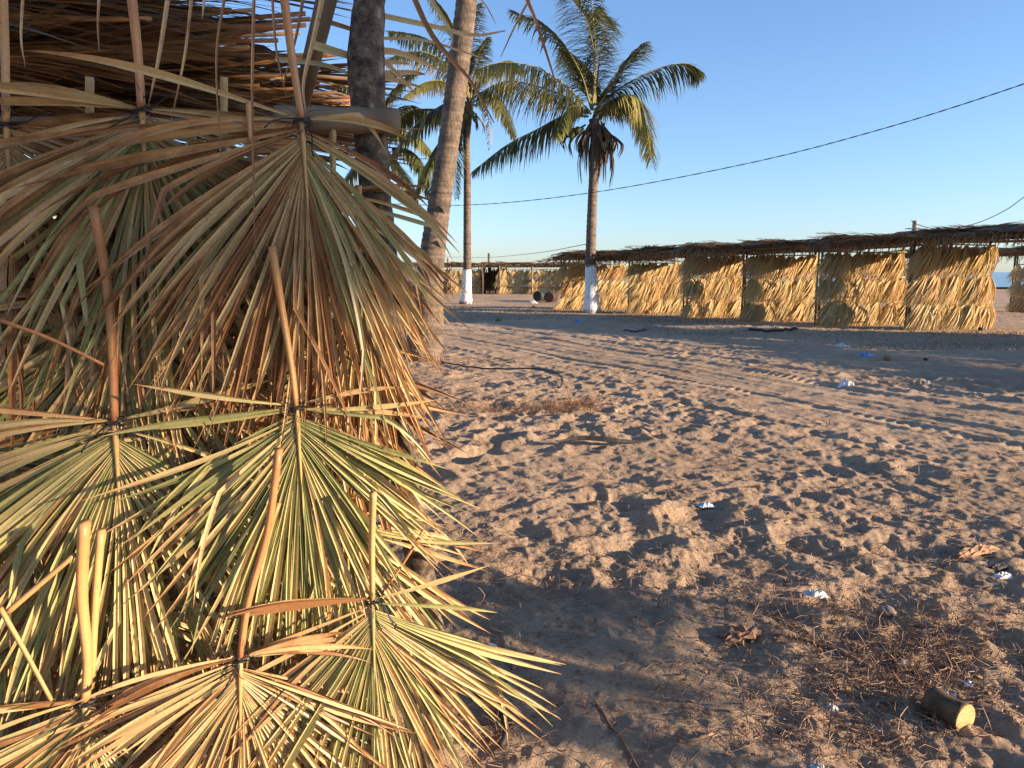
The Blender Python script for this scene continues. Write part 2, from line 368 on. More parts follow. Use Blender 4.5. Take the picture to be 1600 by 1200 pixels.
# ------------------------------------------------------------------ coconut palms
def trunk_part(root, ctrl, radii_px, n, mat, rr, ring=0.10, amp=0.035, seg=18, name='trunk'):
    c = curve(ctrl, n); L = sum((c[i+1]-c[i]).length for i in range(n-1))
    m = int(L/ (ring/3)); c = curve(ctrl, m); k = len(radii_px)-1; rd = []
    for i in range(m):
        u = i/(m-1)*k; a = min(int(u), k-1); r = radii_px[a]*(1-(u-a))+radii_px[a+1]*(u-a)
        ph = i % 3
        rd.append(r*(1+amp*(1.0 if ph == 0 else (-0.2 if ph == 1 else -0.6))*(0.5+rr.random())))
    mb = MB(); mb.tube([p-root.location for p in c], rd, seg, True, 1.0, 0.045, rr)
    return mb.build(name, mat, root, True)
def frond_mesh(root, ctrl, Lm, rr, nl=62, grav=0.9, wd=0.05, fwd=0.55, tone=0.35, name='frond', r0=0.035, sidey=0.8):
    pts = curve(ctrl, 26); pts = [p-root.location for p in pts]
    mb = MB(); n = len(pts)
    tot = sum((pts[i+1]-pts[i]).length for i in range(n-1))
    for i in range(nl):
        t = 0.10+0.90*(i+rr.random()*0.7)/nl
        u = min(t, 0.999)*(n-1); k = int(u); p = pts[k].lerp(pts[k+1], u-k)
        tg = (pts[k+1]-pts[k]).normalized()
        sd = tg.cross(Z)
        if sd.length < 0.2: sd = tg.cross(Vector((0.3, 1, 0)))
        sd.normalize()
        prof = min(1.0, 0.35+2.6*t)*(1-0.72*max(0, (t-0.55)/0.45)**1.4)
        for sg in (-1, 1):
            if rr.random() < 0.06: continue
            L = Lm*prof*(0.75+0.4*rr.random()); d = (sd*sg*sidey*(0.7+0.5*rr.random())+tg*fwd*(0.7+0.6*rr.random())+Z*(0.15-0.35*rr.random())).normalized()
            q = p.copy(); ps = [q.copy()]; st = 5; g = grav*(0.6+0.8*rr.random())
            for s_ in range(st):
                d = (d - Z*g*0.42+Vector((rr.uniform(-.05, .05), rr.uniform(-.05, .05), 0))).normalized(); q = q+d*(L/st); ps.append(q.copy())
            nm = (tg*0.5+Z*0.8+sd*sg*0.3).normalized()
            mb.strip(ps, [wd*0.5, wd*1.0, wd*1.0, wd*0.8, wd*0.5, wd*0.07], nm, 0)
    f = mb.build(name, M['coco'], root, tone=tone)
    rb = MB(); rb.tube(pts, [r0*(1-0.85*i/(n-1)) for i in range(n)], 6); rb.build('rachis', M['coco_rib'], f, True)
    return f
def nut(root, p, r, rr, mat='nut'):
    mb = MB(); n = 9
    pts = [p-root.location+Z*(r*1.25*math.cos(math.pi*i/n)) for i in range(n+1)]
    mb.tube(pts, [max(0.002, r*math.sin(math.pi*i/n)*(1+0.12*math.sin(math.pi*i/n*2))) for i in range(n+1)], 12, False)
    return mb.build('coconut', M[mat], root, True)
def palm(label, base_px, depth, tr_px, tr_w, crown_px, fronds, dead, nuts, wash, seed, Lm=1.35, nl=130):
    rr = random.Random(seed); s = F_PX/depth
    b = at(base_px[0], base_px[1], depth); b.z = gz(b.x, b.y)-0.04
    root = thing('coconut_palm', label, 'palm tree', b, 'coconut palms on the beach')
    ctrl = [b]+[at(x, y, depth) for x, y in tr_px]
    trunk_part(root, ctrl, [w/2/s for w in tr_w], 20, bark('palm_bark_washed', wash) if wash else M['bark'], rr)
    mb = MB()                                             # frayed root collar at the foot
    for i in range(70):
        a = rr.random()*6.283; r = tr_w[0]/2/s
        p = Vector((math.cos(a)*r*0.96, math.sin(a)*r*0.96, 0.16*rr.random()+0.05)); q = Vector((math.cos(a)*r*1.10, math.sin(a)*r*1.10, -0.02))
        mb.strip([p, p.lerp(q, 0.5)+Vector((math.cos(a), math.sin(a), 0))*0.012, q], [0.012, 0.02, 0.008], Vector((math.cos(a), math.sin(a), 0.2)))
    mb.build('root_collar', M['dead'], root)['kind'] = 'stuff'
    for ctrl_px, dy, k in fronds:
        n = len(ctrl_px)
        pts = [at(x, y, depth+dy*(i/(n-1))**1.2) for i, (x, y) in enumerate(ctrl_px)]
        frond_mesh(root, pts, Lm*k.get('L', 1), rr, k.get('nl', nl), k.get('g', 0.9), k.get('w', 0.05)*depth/26, k.get('f', 0.55), k.get('tone', 0.3+0.2*rr.random()), sidey=k.get('s', 0.8))
    for (x0, y0, x1, y1) in dead:
        p = at(x0, y0, depth+rr.uniform(-.25, .25)); q = at(x1, y1, depth+rr.uniform(-.45, .45)); m_ = p.lerp(q, 0.5)+Vector((q.x-p.x+rr.uniform(-.12, .12), rr.uniform(-.3, .3), 0))*0.6
        mb = MB()
        c = [v-root.location for v in curve([p, m_, q], 9)]
        for j in range(5):
            off = Vector((rr.uniform(-.05, .05), rr.uniform(-.1, .1), rr.uniform(-.05, .05)))
            mb.strip([v+off*(i/8+0.3) for i, v in enumerate(c)], [v_*rr.uniform(.35, .75) for v_ in (0.08, .10, .10, .09, .08, .07, .05, .03, .008)], Vector((rr.uniform(-1, 1), -1, 0.2)).normalized(), 0.2)
        mb.build('dead_leaf_base', M['dead'], root)
    for x, y in nuts: nut(root, at(x, y, depth-0.2+rr.uniform(-.2, .2)), 0.11, rr)
    return root
def skirt(cx, y0, y1, w, n, rr):
    out = []
    for i in range(n):
        a = rr.uniform(-1, 1); s0 = y0+rr.uniform(-8, 14); out.append((cx+a*w*0.5, s0, cx+a*w*(0.6+0.5*rr.random()), s0+rr.uniform(0.35, 1)*(y1-y0)))
    return out
rr0 = random.Random(3)
C_fr = [([(928, 172), (962, 142), (1020, 110), (1070, 99), (1097, 112)], 1.0, dict(tone=0.2, g=1.0, s=0.35, L=0.95)),
        ([(930, 172), (955, 135), (985, 92), (1008, 66)], 1.5, dict(tone=0.15, g=0.5, L=0.7)),
        ([(926, 170), (928, 90), (915, 30), (882, -15)], -1.2, dict(tone=0.35, g=0.5, L=1.0)),
        ([(928, 165), (931, 90), (926, 20), (924, -20)], 1.0, dict(tone=0.25, g=0.55, L=0.6)),
        ([(929, 165), (937, 90), (943, 35), (936, 12)], 1.4, dict(tone=0.1, g=0.8, L=0.6)),
        ([(924, 172), (905, 110), (862, 48), (800, 18)], 0.8, dict(tone=0.15, g=0.4, L=1.15)),
        ([(922, 175), (890, 140), (845, 108), (790, 97), (742, 108)], -1.6, dict(tone=0.62, g=1.0, L=1.1)),
        ([(920, 178), (880, 150), (830, 132), (785, 128), (740, 150)], -0.4, dict(tone=0.35, g=1.0, L=1.05)),
        ([(920, 182), (880, 182), (840, 202), (790, 228), (738, 268)], 0.9, dict(tone=0.05, g=0.95, L=0.95)),
        ([(930, 175), (965, 152), (995, 152), (1008, 185), (1017, 250)], -1.3, dict(tone=0.58, g=0.8, L=0.95)),
        ([(930, 180), (970, 165), (1000, 178), (1016, 215), (1019, 262)], -0.3, dict(tone=0.45, g=0.8, L=0.8)),
        ([(924, 178), (900, 165), (880, 180), (868, 215)], -1.0, dict(tone=0.3, g=0.9, L=0.6)),
        ([(926, 172), (915, 130), (900, 95), (880, 75)], 2.2, dict(tone=0.2, g=0.8, L=0.8)),
        ([(928, 176), (950, 160), (975, 150), (995, 165)], 2.4, dict(tone=0.15, g=0.9, L=0.8))]
palm('tallest centre coconut palm with white limewashed foot beside the thatched stalls', (925, 489), 26.4,
     [(924, 470), (924, 445), (923, 400), (925, 330), (928, 260), (929, 215), (928, 186)], [31, 24, 20, 16, 14.5, 13.5, 13, 15], (925, 190),
     C_fr, skirt(930, 198, 280, 34, 46, rr0)+[(915, 195, 885, 238), (912, 200, 893, 245), (940, 200, 962, 240), (945, 205, 966, 246), (905, 200, 880, 232)],
     [(890, 198), (897, 206), (884, 206), (893, 212), (903, 204), (950, 222), (944, 228), (957, 226)], 1.66, 11)
B_fr = [([(733, 165), (715, 118), (680, 88), (640, 80), (596, 96)], -1.8, dict(tone=0.66, g=0.9)),
        ([(733, 160), (712, 95), (660, 58), (606, 48)], 1.0, dict(tone=0.2, g=0.7, L=1.1)),
        ([(733, 160), (720, 80), (700, 25), (665, -15)], 0.5, dict(tone=0.15, g=0.6, L=1.1)),
        ([(735, 160), (742, 110), (750, 80), (763, 58)], 1.5, dict(tone=0.2, g=0.6, L=0.6)),
        ([(735, 165), (765, 142), (788, 168), (806, 214)], -1.5, dict(tone=0.45, g=0.9, L=0.85)),
        ([(735, 168), (752, 162), (763, 185), (765, 235)], -1.6, dict(tone=0.95, g=0.5, L=0.35, nl=40)),
        ([(732, 165), (700, 160), (650, 195), (600, 258)], 0.3, dict(tone=0.1, g=0.9, L=1.05)),
        ([(732, 165), (700, 130), (665, 128), (632, 150)], -2.0, dict(tone=0.7, g=1.0, L=0.75)),
        ([(732, 168), (705, 195), (672, 250), (640, 322)], 0.8, dict(tone=0.05, g=0.7, L=0.9)),
        ([(732, 170), (718, 200), (712, 255), (714, 310)], -0.6, dict(tone=0.15, g=0.5, L=0.6)),
        ([(734, 165), (755, 118), (790, 95), (820, 110)], 2.5, dict(tone=0.2, g=0.9, L=0.8)),
        ([(732, 165), (690, 170), (640, 175), (600, 215)], 1.8, dict(tone=0.15, g=0.9, L=1.0)),
        ([(733, 160), (728, 90), (735, 40), (750, 5)], 2, dict(tone=0.2, g=0.6, L=0.8))]
palm('coconut palm with limewashed foot just right of the leaning trunk, further back', (728, 474), 34.0,
     [(729, 455), (730, 420), (730, 350), (730, 280), (729, 220), (732, 160)], [21, 15.5, 12.5, 11.5, 11, 10.5, 16], (732, 165),
     B_fr, skirt(733, 172, 205, 26, 12, rr0), [(738, 178), (728, 182), (742, 186)], 1.55, 12, 1.2)
D_fr = [([(600, 225), (625, 205), (655, 215), (682, 250)], -1, dict(tone=0.4, L=0.9)),
        ([(600, 230), (640, 235), (665, 265), (675, 310)], -2, dict(tone=0.25, L=0.9)),
        ([(600, 225), (610, 180), (645, 165), (690, 190)], 1, dict(tone=0.2)),
        ([(600, 230), (622, 255), (640, 285), (650, 325)], -2, dict(tone=0.75, L=0.8)),
        ([(600, 225), (570, 190), (530, 180), (490, 220)], -1, dict(tone=0.2)),
        ([(600, 225), (590, 170), (560, 140), (520, 130)], 1, dict(tone=0.2)),
        ([(600, 230), (570, 240), (540, 280), (520, 330)], 1, dict(tone=0.3)),
        ([(600, 225), (605, 170), (625, 130), (655, 105)], 2, dict(tone=0.2))]
palm('leftmost limewashed coconut palm, mostly hidden behind the large fan leaves', (599, 466), 38.0,
     [(599, 440), (600, 400), (600, 300), (600, 228)], [18, 13, 11.5, 10.5, 13], (600, 228), D_fr, [], [], 1.5, 13, 1.2)
A_d = 12.3
top = at(729, 0, A_d)
A_ctrl = [(666, 520), (669, 470), (673, 420), (682, 350), (694, 270), (707, 180), (718, 95), (729, 0)]
rootA = palm('thick leaning palm trunk with frayed foot in the middle, crown above the view', (657, 566), A_d, A_ctrl+[(738, -110), (744, -240), (746, -330)],
             [68, 56, 48, 42, 38, 34, 32, 32, 31.5, 31.5, 31, 30, 34], None,
             [([(746, -330), (746+math.cos(a)*140, -400+math.sin(a)*60), (746+math.cos(a)*260, -360+math.sin(a)*70), (746+math.cos(a)*330, -270+math.sin(a)*60)],
               2.6*math.sin(a*1.7), dict(tone=0.25, w=0.09)) for a in [0.2, 1.0, 1.8, 2.5, 3.2, 3.9, 4.6, 5.3, 5.9]], [], [], None, 14, 0.8, 46)
for (x, y, w_) in ((690, 326, 9), (684, 380, 7)):        # old leaf-scar hollows standing out of the bark
    p = at(x, y, A_d-0.18)-rootA.location; mb = MB()
    mb.strip([p+Vector((-0.05, 0, 0.05)), p+Vector((0.0, -0.03, 0.035)), p+Vector((0.07, -0.02, -0.02)), p+Vector((0.10, 0.02, -0.06))], [0.01, 0.05, 0.04, 0.01], Vector((0, -0.5, 1)), 0.3)
    mb.build('bark_scar', M['dead'], rootA)

# ------------------------------------------------------------------ thatch pieces used over and over
def tuft_mesh(seed, L=0.74, nb=40, lean=-0.34):
    rr = random.Random(seed); mb = MB()
    for i in range(nb):
        a = (i/(nb-1)*2-1)*1.05+rr.uniform(-.08, .08); a += lean
        p = Vector((0, 0, 0)); ps = [p.copy()]; st = 6; LL = L*(0.8+0.3*rr.random())*(0.8+0.2*math.cos(a)); oo = rr.uniform(0.05, 0.55); y_ = 0
        for s_ in range(st):
            a -= 0.34*math.sin(a-lean*1.6)+rr.uniform(-.07, .07); o_ = oo*(1-1.6*s_/st)
            p = p+Vector((math.sin(a)*math.cos(o_), -math.sin(o_), -math.cos(a)*math.cos(o_)))*(LL/st); ps.append(p.copy())
        w = 0.030*rr.uniform(.7, 1.3)
        tw = rr.uniform(-0.9, 0.9)
        mb.strip(ps, [w*.25, w*.8, w, w*.9, w*.65, w*.4, w*.05], Vector((math.sin(tw), -math.cos(tw), 0.1)), 0.25)
    mb.strip([Vector((0.01, -0.02, 0.22)), Vector((0, -0.02, 0)), Vector((0, -0.03, -0.15))], [0.02, 0.018, 0.004], Vector((0, -1, 0)), 0.4)
    return mb.mesh('fan_leaf', M['straw'])
TUFTS = [tuft_mesh(100+i) for i in range(8)]
def dead_frond(seed, L=3.0, nl=46, ll=0.6, droop=0.35, sl=1.0, rb_r=.016, wl=1.0):
    rr = random.Random(seed); mb = MB()
    pts = [Vector((L*i/14, 0.06*math.sin(i*0.5+seed), 0.05*math.sin(i*0.4+seed*2)-0.10*(i/14)**2)) for i in range(15)]
    for i in range(nl):
        t = 0.06+0.94*(i+rr.random())/nl; u = min(t, .999)*14; k = int(u); p = pts[k].lerp(pts[k+1], u-k)
        prof = min(1, .4+2*t)*(1-0.6*max(0, (t-.6)/.4))
        for sg in (-1, 1):
            d = Vector((0.8+0.5*rr.random(), sg*(0.35+0.5*rr.random())*sl, rr.uniform(-.12, .22))).normalized(); q = p.copy(); ps = [q.copy()]
            l_ = ll*prof*(0.7+0.5*rr.random())
            for s_ in range(4):
                d = (d-Z*droop*0.3*rr.random()+Vector((0, rr.uniform(-.08, .08), 0))).normalized(); q = q+d*l_/4; ps.append(q.copy())
            mb.strip(ps, [wl*.02, wl*.034, wl*.03, wl*.02, wl*.002], Vector((rr.uniform(-.4, .4), rr.uniform(-.5, .5), 1)).normalized(), 0)
    me = mb.mesh('frond', M['old']); rb = MB(); rb.tube(pts, [rb_r*(1-.7*i/14) for i in range(15)], 5)
    return me, rb.mesh('rachis', M['rib'], True)
FRONDS = [dead_frond(i) for i in range(6)]
CLOSED = [dead_frond(20+i, ll=.8, sl=.28, droop=.25, nl=90, rb_r=.014, wl=.5) for i in range(5)]
def add_frond(root, loc, rot, s=1.0, rib=True, tone=0.4, kit=FRONDS):
    me, rb = kit[R.randrange(len(kit))]
    f = link('frond', me, root, tone, loc, rot, (s, s, s))
    if rib: link('rachis', rb, f, 0.5)
    return f

# ------------------------------------------------------------------ stall panels
def panel(Lp, Rp, H, nt_, tiers, label, group, seed, flare=0.0, cat='thatch panel', lift=0.0):
    rr = random.Random(seed); d = Rp-Lp; d.z = 0; W = d.length; ang = math.atan2(d.y, d.x)
    root = thing('thatched_panel', label, cat, (Lp.x, Lp.y, gz(Lp.x, Lp.y)), group, (0, 0, ang))
    for x in (0.0, W):
        mb = MB(); mb.tube([Vector((x, 0.05, -0.1)), Vector((x+rr.uniform(-.03, .03), 0.06, H*0.6)), Vector((x, 0.05, H+0.25))], [.035, .03, .03], 7, wob=.1, rr=rr); mb.build('pole', M['pole'], root, True)
    for k in range(tiers):
        z = H*(k+1)/tiers-0.08
        if k < tiers: 
            mb = MB(); mb.tube([Vector((-.05, 0.0, z)), Vector((W/2, 0.01, z+rr.uniform(-.03, .03))), Vector((W+.05, 0.0, z))], [.018]*3, 5); mb.build('rail', M['petiole'], root, True)
        for i in range(nt_):
            s = H/tiers/0.56*(1.0 if k else 0.98)*rr.uniform(.9, 1.08)
            x = W*(i+0.5)/nt_+rr.uniform(-.09, .09)
            link('fan_leaf', TUFTS[rr.randrange(8)], root, rr.uniform(0.25, 0.62), (x, -0.03-0.05*(tiers-1-k)-rr.uniform(0, .05)-(flare if k == 0 else 0), z+rr.uniform(-.04, .03)),
                 (rr.uniform(-.05, .10), rr.uniform(-.14, .12), rr.uniform(-.3, .3)), (s, s, s))
    return root
def roof_bay(A, B, depth, z0, z1, label, group, seed, nf=16, over=0.45, catname='thatch roof', fl_=.42, gap=0.0):
    """roof between two front points A (left) and B (right), running back by depth"""
    rr = random.Random(seed); d = (B-A); d.z = 0; W = d.length; ang = math.atan2(d.y, d.x)
    root = thing('thatch_roof', label, catname, (A.x, A.y, 0), group, (0, 0, ang))
    slope = math.atan2(z1-z0, W)
    nx, ny = 14, 8; mb = MB()                              # lumpy mat of old thatch, two-sided
    for side in (0, 1):
        for j in range(ny+1):
            for i in range(nx+1):
                x = -0.15+(W+.3)*i/nx; y = -over+(depth+over)*j/ny
                e = 0.05 if (i in (0, nx) or j in (0, ny)) else 0.17
                mb.v.append((x+rr.uniform(-.05, .05), y+rr.uniform(-.06, .06), z0+(z1-z0)*x/W+(e if side else -e*.3)+rr.uniform(-.035, .035)+.04*math.sin(x*2.1+seed))); mb.a.append(0.5)
    n1 = (nx+1)*(ny+1)
    for j in range(ny):
        for i in range(nx):
            if rr.random() < gap: continue
            q = j*(nx+1)+i; mb.f.append((q, q+nx+1, q+nx+2, q+1)); mb.f.append((n1+q, n1+q+1, n1+q+nx+2, n1+q+nx+1))
    for i in range(nx):
        mb.f.append((i, i+1, n1+i+1, n1+i)); q = ny*(nx+1)+i; mb.f.append((q+1, q, n1+q, n1+q+1))
    for j in range(ny):
        q = j*(nx+1); mb.f.append((q+nx+1, q, n1+q, n1+q+nx+1)); q += nx; mb.f.append((q, q+nx+1, n1+q+nx+1, n1+q))
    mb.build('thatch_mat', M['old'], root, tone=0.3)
    for i in range(6):                                       # dry tips curling up over the roofline
        s = rr.uniform(.3, .5); x0 = rr.uniform(.6, W)
        add_frond(root, (x0, rr.uniform(-over, .6), z0+(z1-z0)*x0/W+.12), (rr.uniform(-.4, .4), rr.uniform(-.16, -.03), math.pi+rr.uniform(-.3, .3)), s*.85, False, rr.uniform(.4, .9))
    for i in range(nf):
        rev = rr.random() < 0.45; s = W/3.0*rr.uniform(.95, 1.25)
        y = -over-0.03+(depth+over)*(i/nf)**1.3; x0 = rr.uniform(-.45, .15)
        if rev: x0 = W-x0
        zz = z0+(z1-z0)*x0/W+rr.uniform(0.02, .13)
        add_frond(root, (x0, y, zz), (rr.uniform(-.25, .25), (slope if rev else -slope)+rr.uniform(-.05, .03), (math.pi if rev else 0)+rr.uniform(-.12, .12)), s, i < 8, rr.uniform(.15, .75))
    for k in range(2):                                      # beams under the mat
        y = 0.03+(depth-0.3)*k; b_ = MB(); b_.tube([Vector((-.1, y, z0-.07)), Vector((W/2, y, (z0+z1)/2-.09)), Vector((W+.1, y, z1-.07))], [.035, .032, .035], 7, wob=.1, rr=rr); b_.build('beam', M['pole'], root, True)
    fr = MB()                                               # loose blades hanging from the front edge
    for i in range(int(W*60)):
        x = W*rr.random(); z = z0+(z1-z0)*x/W; y = -over+rr.uniform(-.05, .25); l_ = rr.uniform(.08, fl_); dx = rr.uniform(-.22, .05)
        fr.strip([Vector((x, y, z+.03)), Vector((x+dx*.4, y-.05, z-l_*.45)), Vector((x+dx, y-.04, z-l_))], [.025, .022, .003], Vector((rr.uniform(-.4, .4), -1, 0)).normalized())
    fr.build('eave_fringe', M['old'], root, tone=0.45)
    return root
def pole(p, h, r, name, label, cat, mat='pole', group=None, rr=R):
    root = Vector((p.x, p.y, gz(p.x, p.y)-0.05)); mb = MB()
    mb.tube([Vector((0, 0, 0)), Vector((rr.uniform(-.03, .03), 0, h*.5)), Vector((rr.uniform(-.03, .03), 0, h))], [r, r*.9, r*.85], 8, wob=.08, rr=rr)
    o = mb.build(name, M[mat], None, True); o.location = root; return tag(o, label, cat, group)

GP = 'golden thatch panels of the beach stalls on the right'
GR = 'dark thatch roofs over the beach stalls on the right'
def row_pt(px, d): u = (px-800)/F_PX*1.0; return Vector((u*d/ (cp), d, 0))
nearL = [(880, 28.6), (985, 26.0), (1070, 23.7), (1160, 22.0), (1275, 20.3), (1415, 18.8), (1606, 16.9), (1850, 15.2), (2160, 13.4), (2600, 11.6)]
nearLab = ['golden panel at the left end of the stall row, behind the limewashed centre palm',
           'golden thatch panel just right of the limewashed centre palm',
           'low golden panel third from the left end of the stall row',
           'golden panel in the middle of the stall row, brushed by dark eaves',
           'broad shaggy golden panel below the rise in the thatch roof',
           'nearest and largest shaggy golden panel, below the concrete pole',
           'golden stall panel cut off by the right edge of the view']+['golden stall panel beyond the right edge of the view']*3
rowP = [row_pt(px, d) for px, d in nearL]
zs = [1.93, 1.98, 2.06, 2.08, 2.11, 2.24, 2.26, 2.35, 2.6, 2.8, 2.9]
for i in range(len(rowP)):
    Lp = rowP[i]
    wpx = (nearL[i+1][0]-nearL[i][0])*(0.99 if i < 5 else 0.93) if i+1 < len(nearL) else 300
    W = wpx/F_PX*nearL[i][1]*1.05
    if i == 5: W = 132/F_PX*18.8*1.06
    W = min(W, 2.6)
    Rp = Lp+Vector((math.cos(rad(13)), math.sin(rad(13)), 0))*W
    if i < 6 or i > 6:
        panel(Lp, Rp, zs[i]-.10 if i > 1 else zs[i]-.2, 17, 3, nearLab[i], GP, 200+i, 0.08 if i > 3 else 0.0)
rd_ = (rowP[5]-rowP[3]).normalized(); 
roofLab = ['dark thatch roof at the far left end of the stall row', 'dark thatch roof just right of the centre palm', 'dark thatch roof third from the left of the stall row',
           'dark thatch roof in the middle of the stall row', 'dark thatch roof with tips lifted where the roofline steps up', 'nearest full bay of dark thatch roof, around the concrete pole',
           'dark thatch roof running out of the right edge of the view']+['dark thatch roof beyond the right edge of the view']*3
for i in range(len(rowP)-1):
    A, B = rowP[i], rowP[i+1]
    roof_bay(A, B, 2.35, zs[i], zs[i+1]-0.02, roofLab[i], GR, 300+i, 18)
for i in range(0, len(rowP)):
    q = rowP[i]+Vector((0.66, 0.75, 0))*1.9
    pole(rowP[i]+Vector((-0.12, 0.0, 0)), zs[i]+0.02, .03, 'roof_post', ['dark post at the left end of the stall row', 'roof post between the first and second stall panels', 'roof post between the second and third stall panels',
         'roof post between the third and fourth stall panels', 'roof post left of the broad shaggy panel', 'roof post left of the nearest golden panel', 'roof post near the right edge of the view'][i] if i < 7 else 'stall roof post beyond the right edge of the view', 'post', group='roof posts of the stalls')
# unseen screens added on the right to cast the shade band across the sand
tw = [Vector((16.2, 12.4, 0)), Vector((16.9, 9.9, 0)), Vector((17.7, 7.4, 0)), Vector((18.5, 4.9, 0))]
for i in range(3):
    panel(tw[i], tw[i+1], 2.75, 11, 4, 'tall added shade screen of thatch beyond the right edge of the view', 'added shade screens out of view on the right', 340+i)

# second row behind, seen through the gaps
GB = 'thatch stalls of the back row on the right'
backs = [((1385, 29.0), (1424, 28.6), 'golden panel glimpsed between the two nearest panels', 4), ((1572, 26.6), (1640, 26.2), 'golden panel of the back row at the right edge of the view', 7)]
for k, (a, b, lab, n) in enumerate(backs):
    panel(row_pt(*a), row_pt(*b), 1.72, n, 3, lab, GB, 400+k)
bx = [(1370, 29.3), (1470, 28.2), (1570, 27.0), (1680, 26.0)]
bl = ['back row thatch roof seen behind the concrete pole', 'back row thatch roof over the gap with the sea', 'back row thatch roof at the right edge of the view']
for k in range(3):
    roof_bay(row_pt(*bx[k]), row_pt(*bx[k+1]), 1.6, 2.02+.03*k, 2.05+.03*k, bl[k], GB, 420+k, 14, 0.2)
    pole(row_pt(*bx[k+1])+Vector((0, .1, 0)), 2.05, .04, 'roof_post', ['back row roof post right of the nearest panel', 'back row roof post at the gap with the sea', 'back row roof post at the right edge'][k], 'post', group='roof posts of the back row')

# far row on the left
GF = 'far row of golden thatch stalls on the left'
fx = [(560, 50.0), (610, 49.7), (660, 49.4), (706, 49.2), (755, 48.9), (781, 48.7), (830, 48.4), (878, 48.0), (925, 47.6)]
fl = ['far golden panel behind the fan leaves, leftmost of the far row', 'far golden panel left of the leaning trunk', 'far golden panel behind the leaning trunk', 'far golden panel beside the limewashed palm, left of the doorway',
      None, 'far golden panel just right of the dark doorway', 'far golden panel behind the lying drums', 'far golden panel behind the end post of the near row']
for k in range(8):
    if fl[k]: panel(row_pt(*fx[k]), Vector((row_pt(*fx[k+1]).x, row_pt(*fx[k]).y+.32, 0)), 1.6, 14, 3, fl[k], GF, 500+k)
fr_l = ['far thatch roof, leftmost seen between the fan leaves', 'far thatch roof left of the leaning trunk', 'far thatch roof behind the leaning trunk', 'far thatch roof left of the dark doorway', 'short far thatch roof over the dark doorway',
        'far thatch roof right of the dark doorway', 'far thatch roof above the lying drums', 'far thatch roof behind the end of the near row']
for k in range(8):
    roof_bay(row_pt(*fx[k])+Vector((0, .12, 0)), row_pt(*fx[k+1])+Vector((0, .12, 0)), 2.4, 1.80, 1.82, fr_l[k], 'far thatch roofs on the left', 520+k, 9, 0.05, fl_=.16)
    pole(row_pt(*fx[k])+Vector((0, -.25, 0)), 1.8, .05, 'roof_post', ['far roof post hidden behind the fan leaves', 'far roof post left of the leaning trunk', 'far roof post behind the leaning trunk', 'far roof post beside the far limewashed palm', 'far roof post at the left side of the dark doorway', 'far roof post at the right side of the dark doorway', 'far roof post left of the lying drums', 'far roof post behind the end of the near row'][k], 'post', group='roof posts of the far row')
# dark doorway: side and back walls of old thatch
A, B = row_pt(755, 48.9), row_pt(781, 48.7)
root = thing('stall_doorway', 'dark open doorway in the far thatch row right of the limewashed palm', 'doorway', (A.x, A.y, 0), None)
W = (B-A).length
for nm, p0, p1 in (('back_wall', Vector((-.4, 2.2, 0)), Vector((W+.4, 2.2, 0))), ('side_wall', Vector((0, .3, 0)), Vector((0, 2.2, 0))), ('side_wall', Vector((W, .3, 0)), Vector((W, 2.2, 0)))):
    mb = MB()
    for i in range(260):
        p = p0.lerp(p1, R.random())+Vector((0, R.uniform(-.06, .06), R.uniform(.6, 1.75)))
        mb.strip([p, p+Vector((R.uniform(-.1, .1), 0, -.4)), p+Vector((R.uniform(-.2, .2), 0, -.85))], [.08, .1, .01], Vector((R.uniform(-1, 1), -1, 0)).normalized())
    mb.build(nm, M['old'], root, tone=.2)
# low row further back at far left horizon
for k, px in enumerate((640, 760, 900)):
    pass

# roof added out of view on the right, placed to shade the upper fan leaves
roof_bay(Vector((16, -4.1, 0)), Vector((22.6, -6.15, 0)), 2.2, 6.1, 6.1, 'tall added shade roof out of view on the right', 'added shade roofs out of view on the right', 350, 6, .1, gap=.3)
def shade_screen(x, y, w, h, seed, label):  # unseen row of hung leaves, added to shade the foreground sand
    rr = random.Random(seed); root = thing('leaf_shade_screen', label, 'shade screen', (x, y, 0), 'added shade casters beside the camera')
    n = int(w/.085)
    for yy in (0, w):
        mb = MB(); mb.tube([Vector((0, yy, -.1)), Vector((0, yy, h+.1))], [.025, .022], 7); mb.build('pole', M['pole'], root, True)
    mb = MB(); mb.tube([Vector((0, -.1, h)), Vector((0, w+.1, h))], [.02, .02], 7); mb.build('rail', M['pole'], root, True)
    for i in range(n):
        s = .42*rr.uniform(.8, 1.1)
        link('fan_leaf', TUFTS[rr.randrange(8)], root, .5, (0.1*rr.random(), (i+.5)*.085+rr.uniform(-.05, .05), h+rr.uniform(-.07, .03)), (0, 0, rad(75)+rr.uniform(-.3, .3)), (s, s, s))
shade_screen(4.7, 0.72, 1.12, 1.12, 61, 'added screen of hung leaves outside the view, shading the foreground')


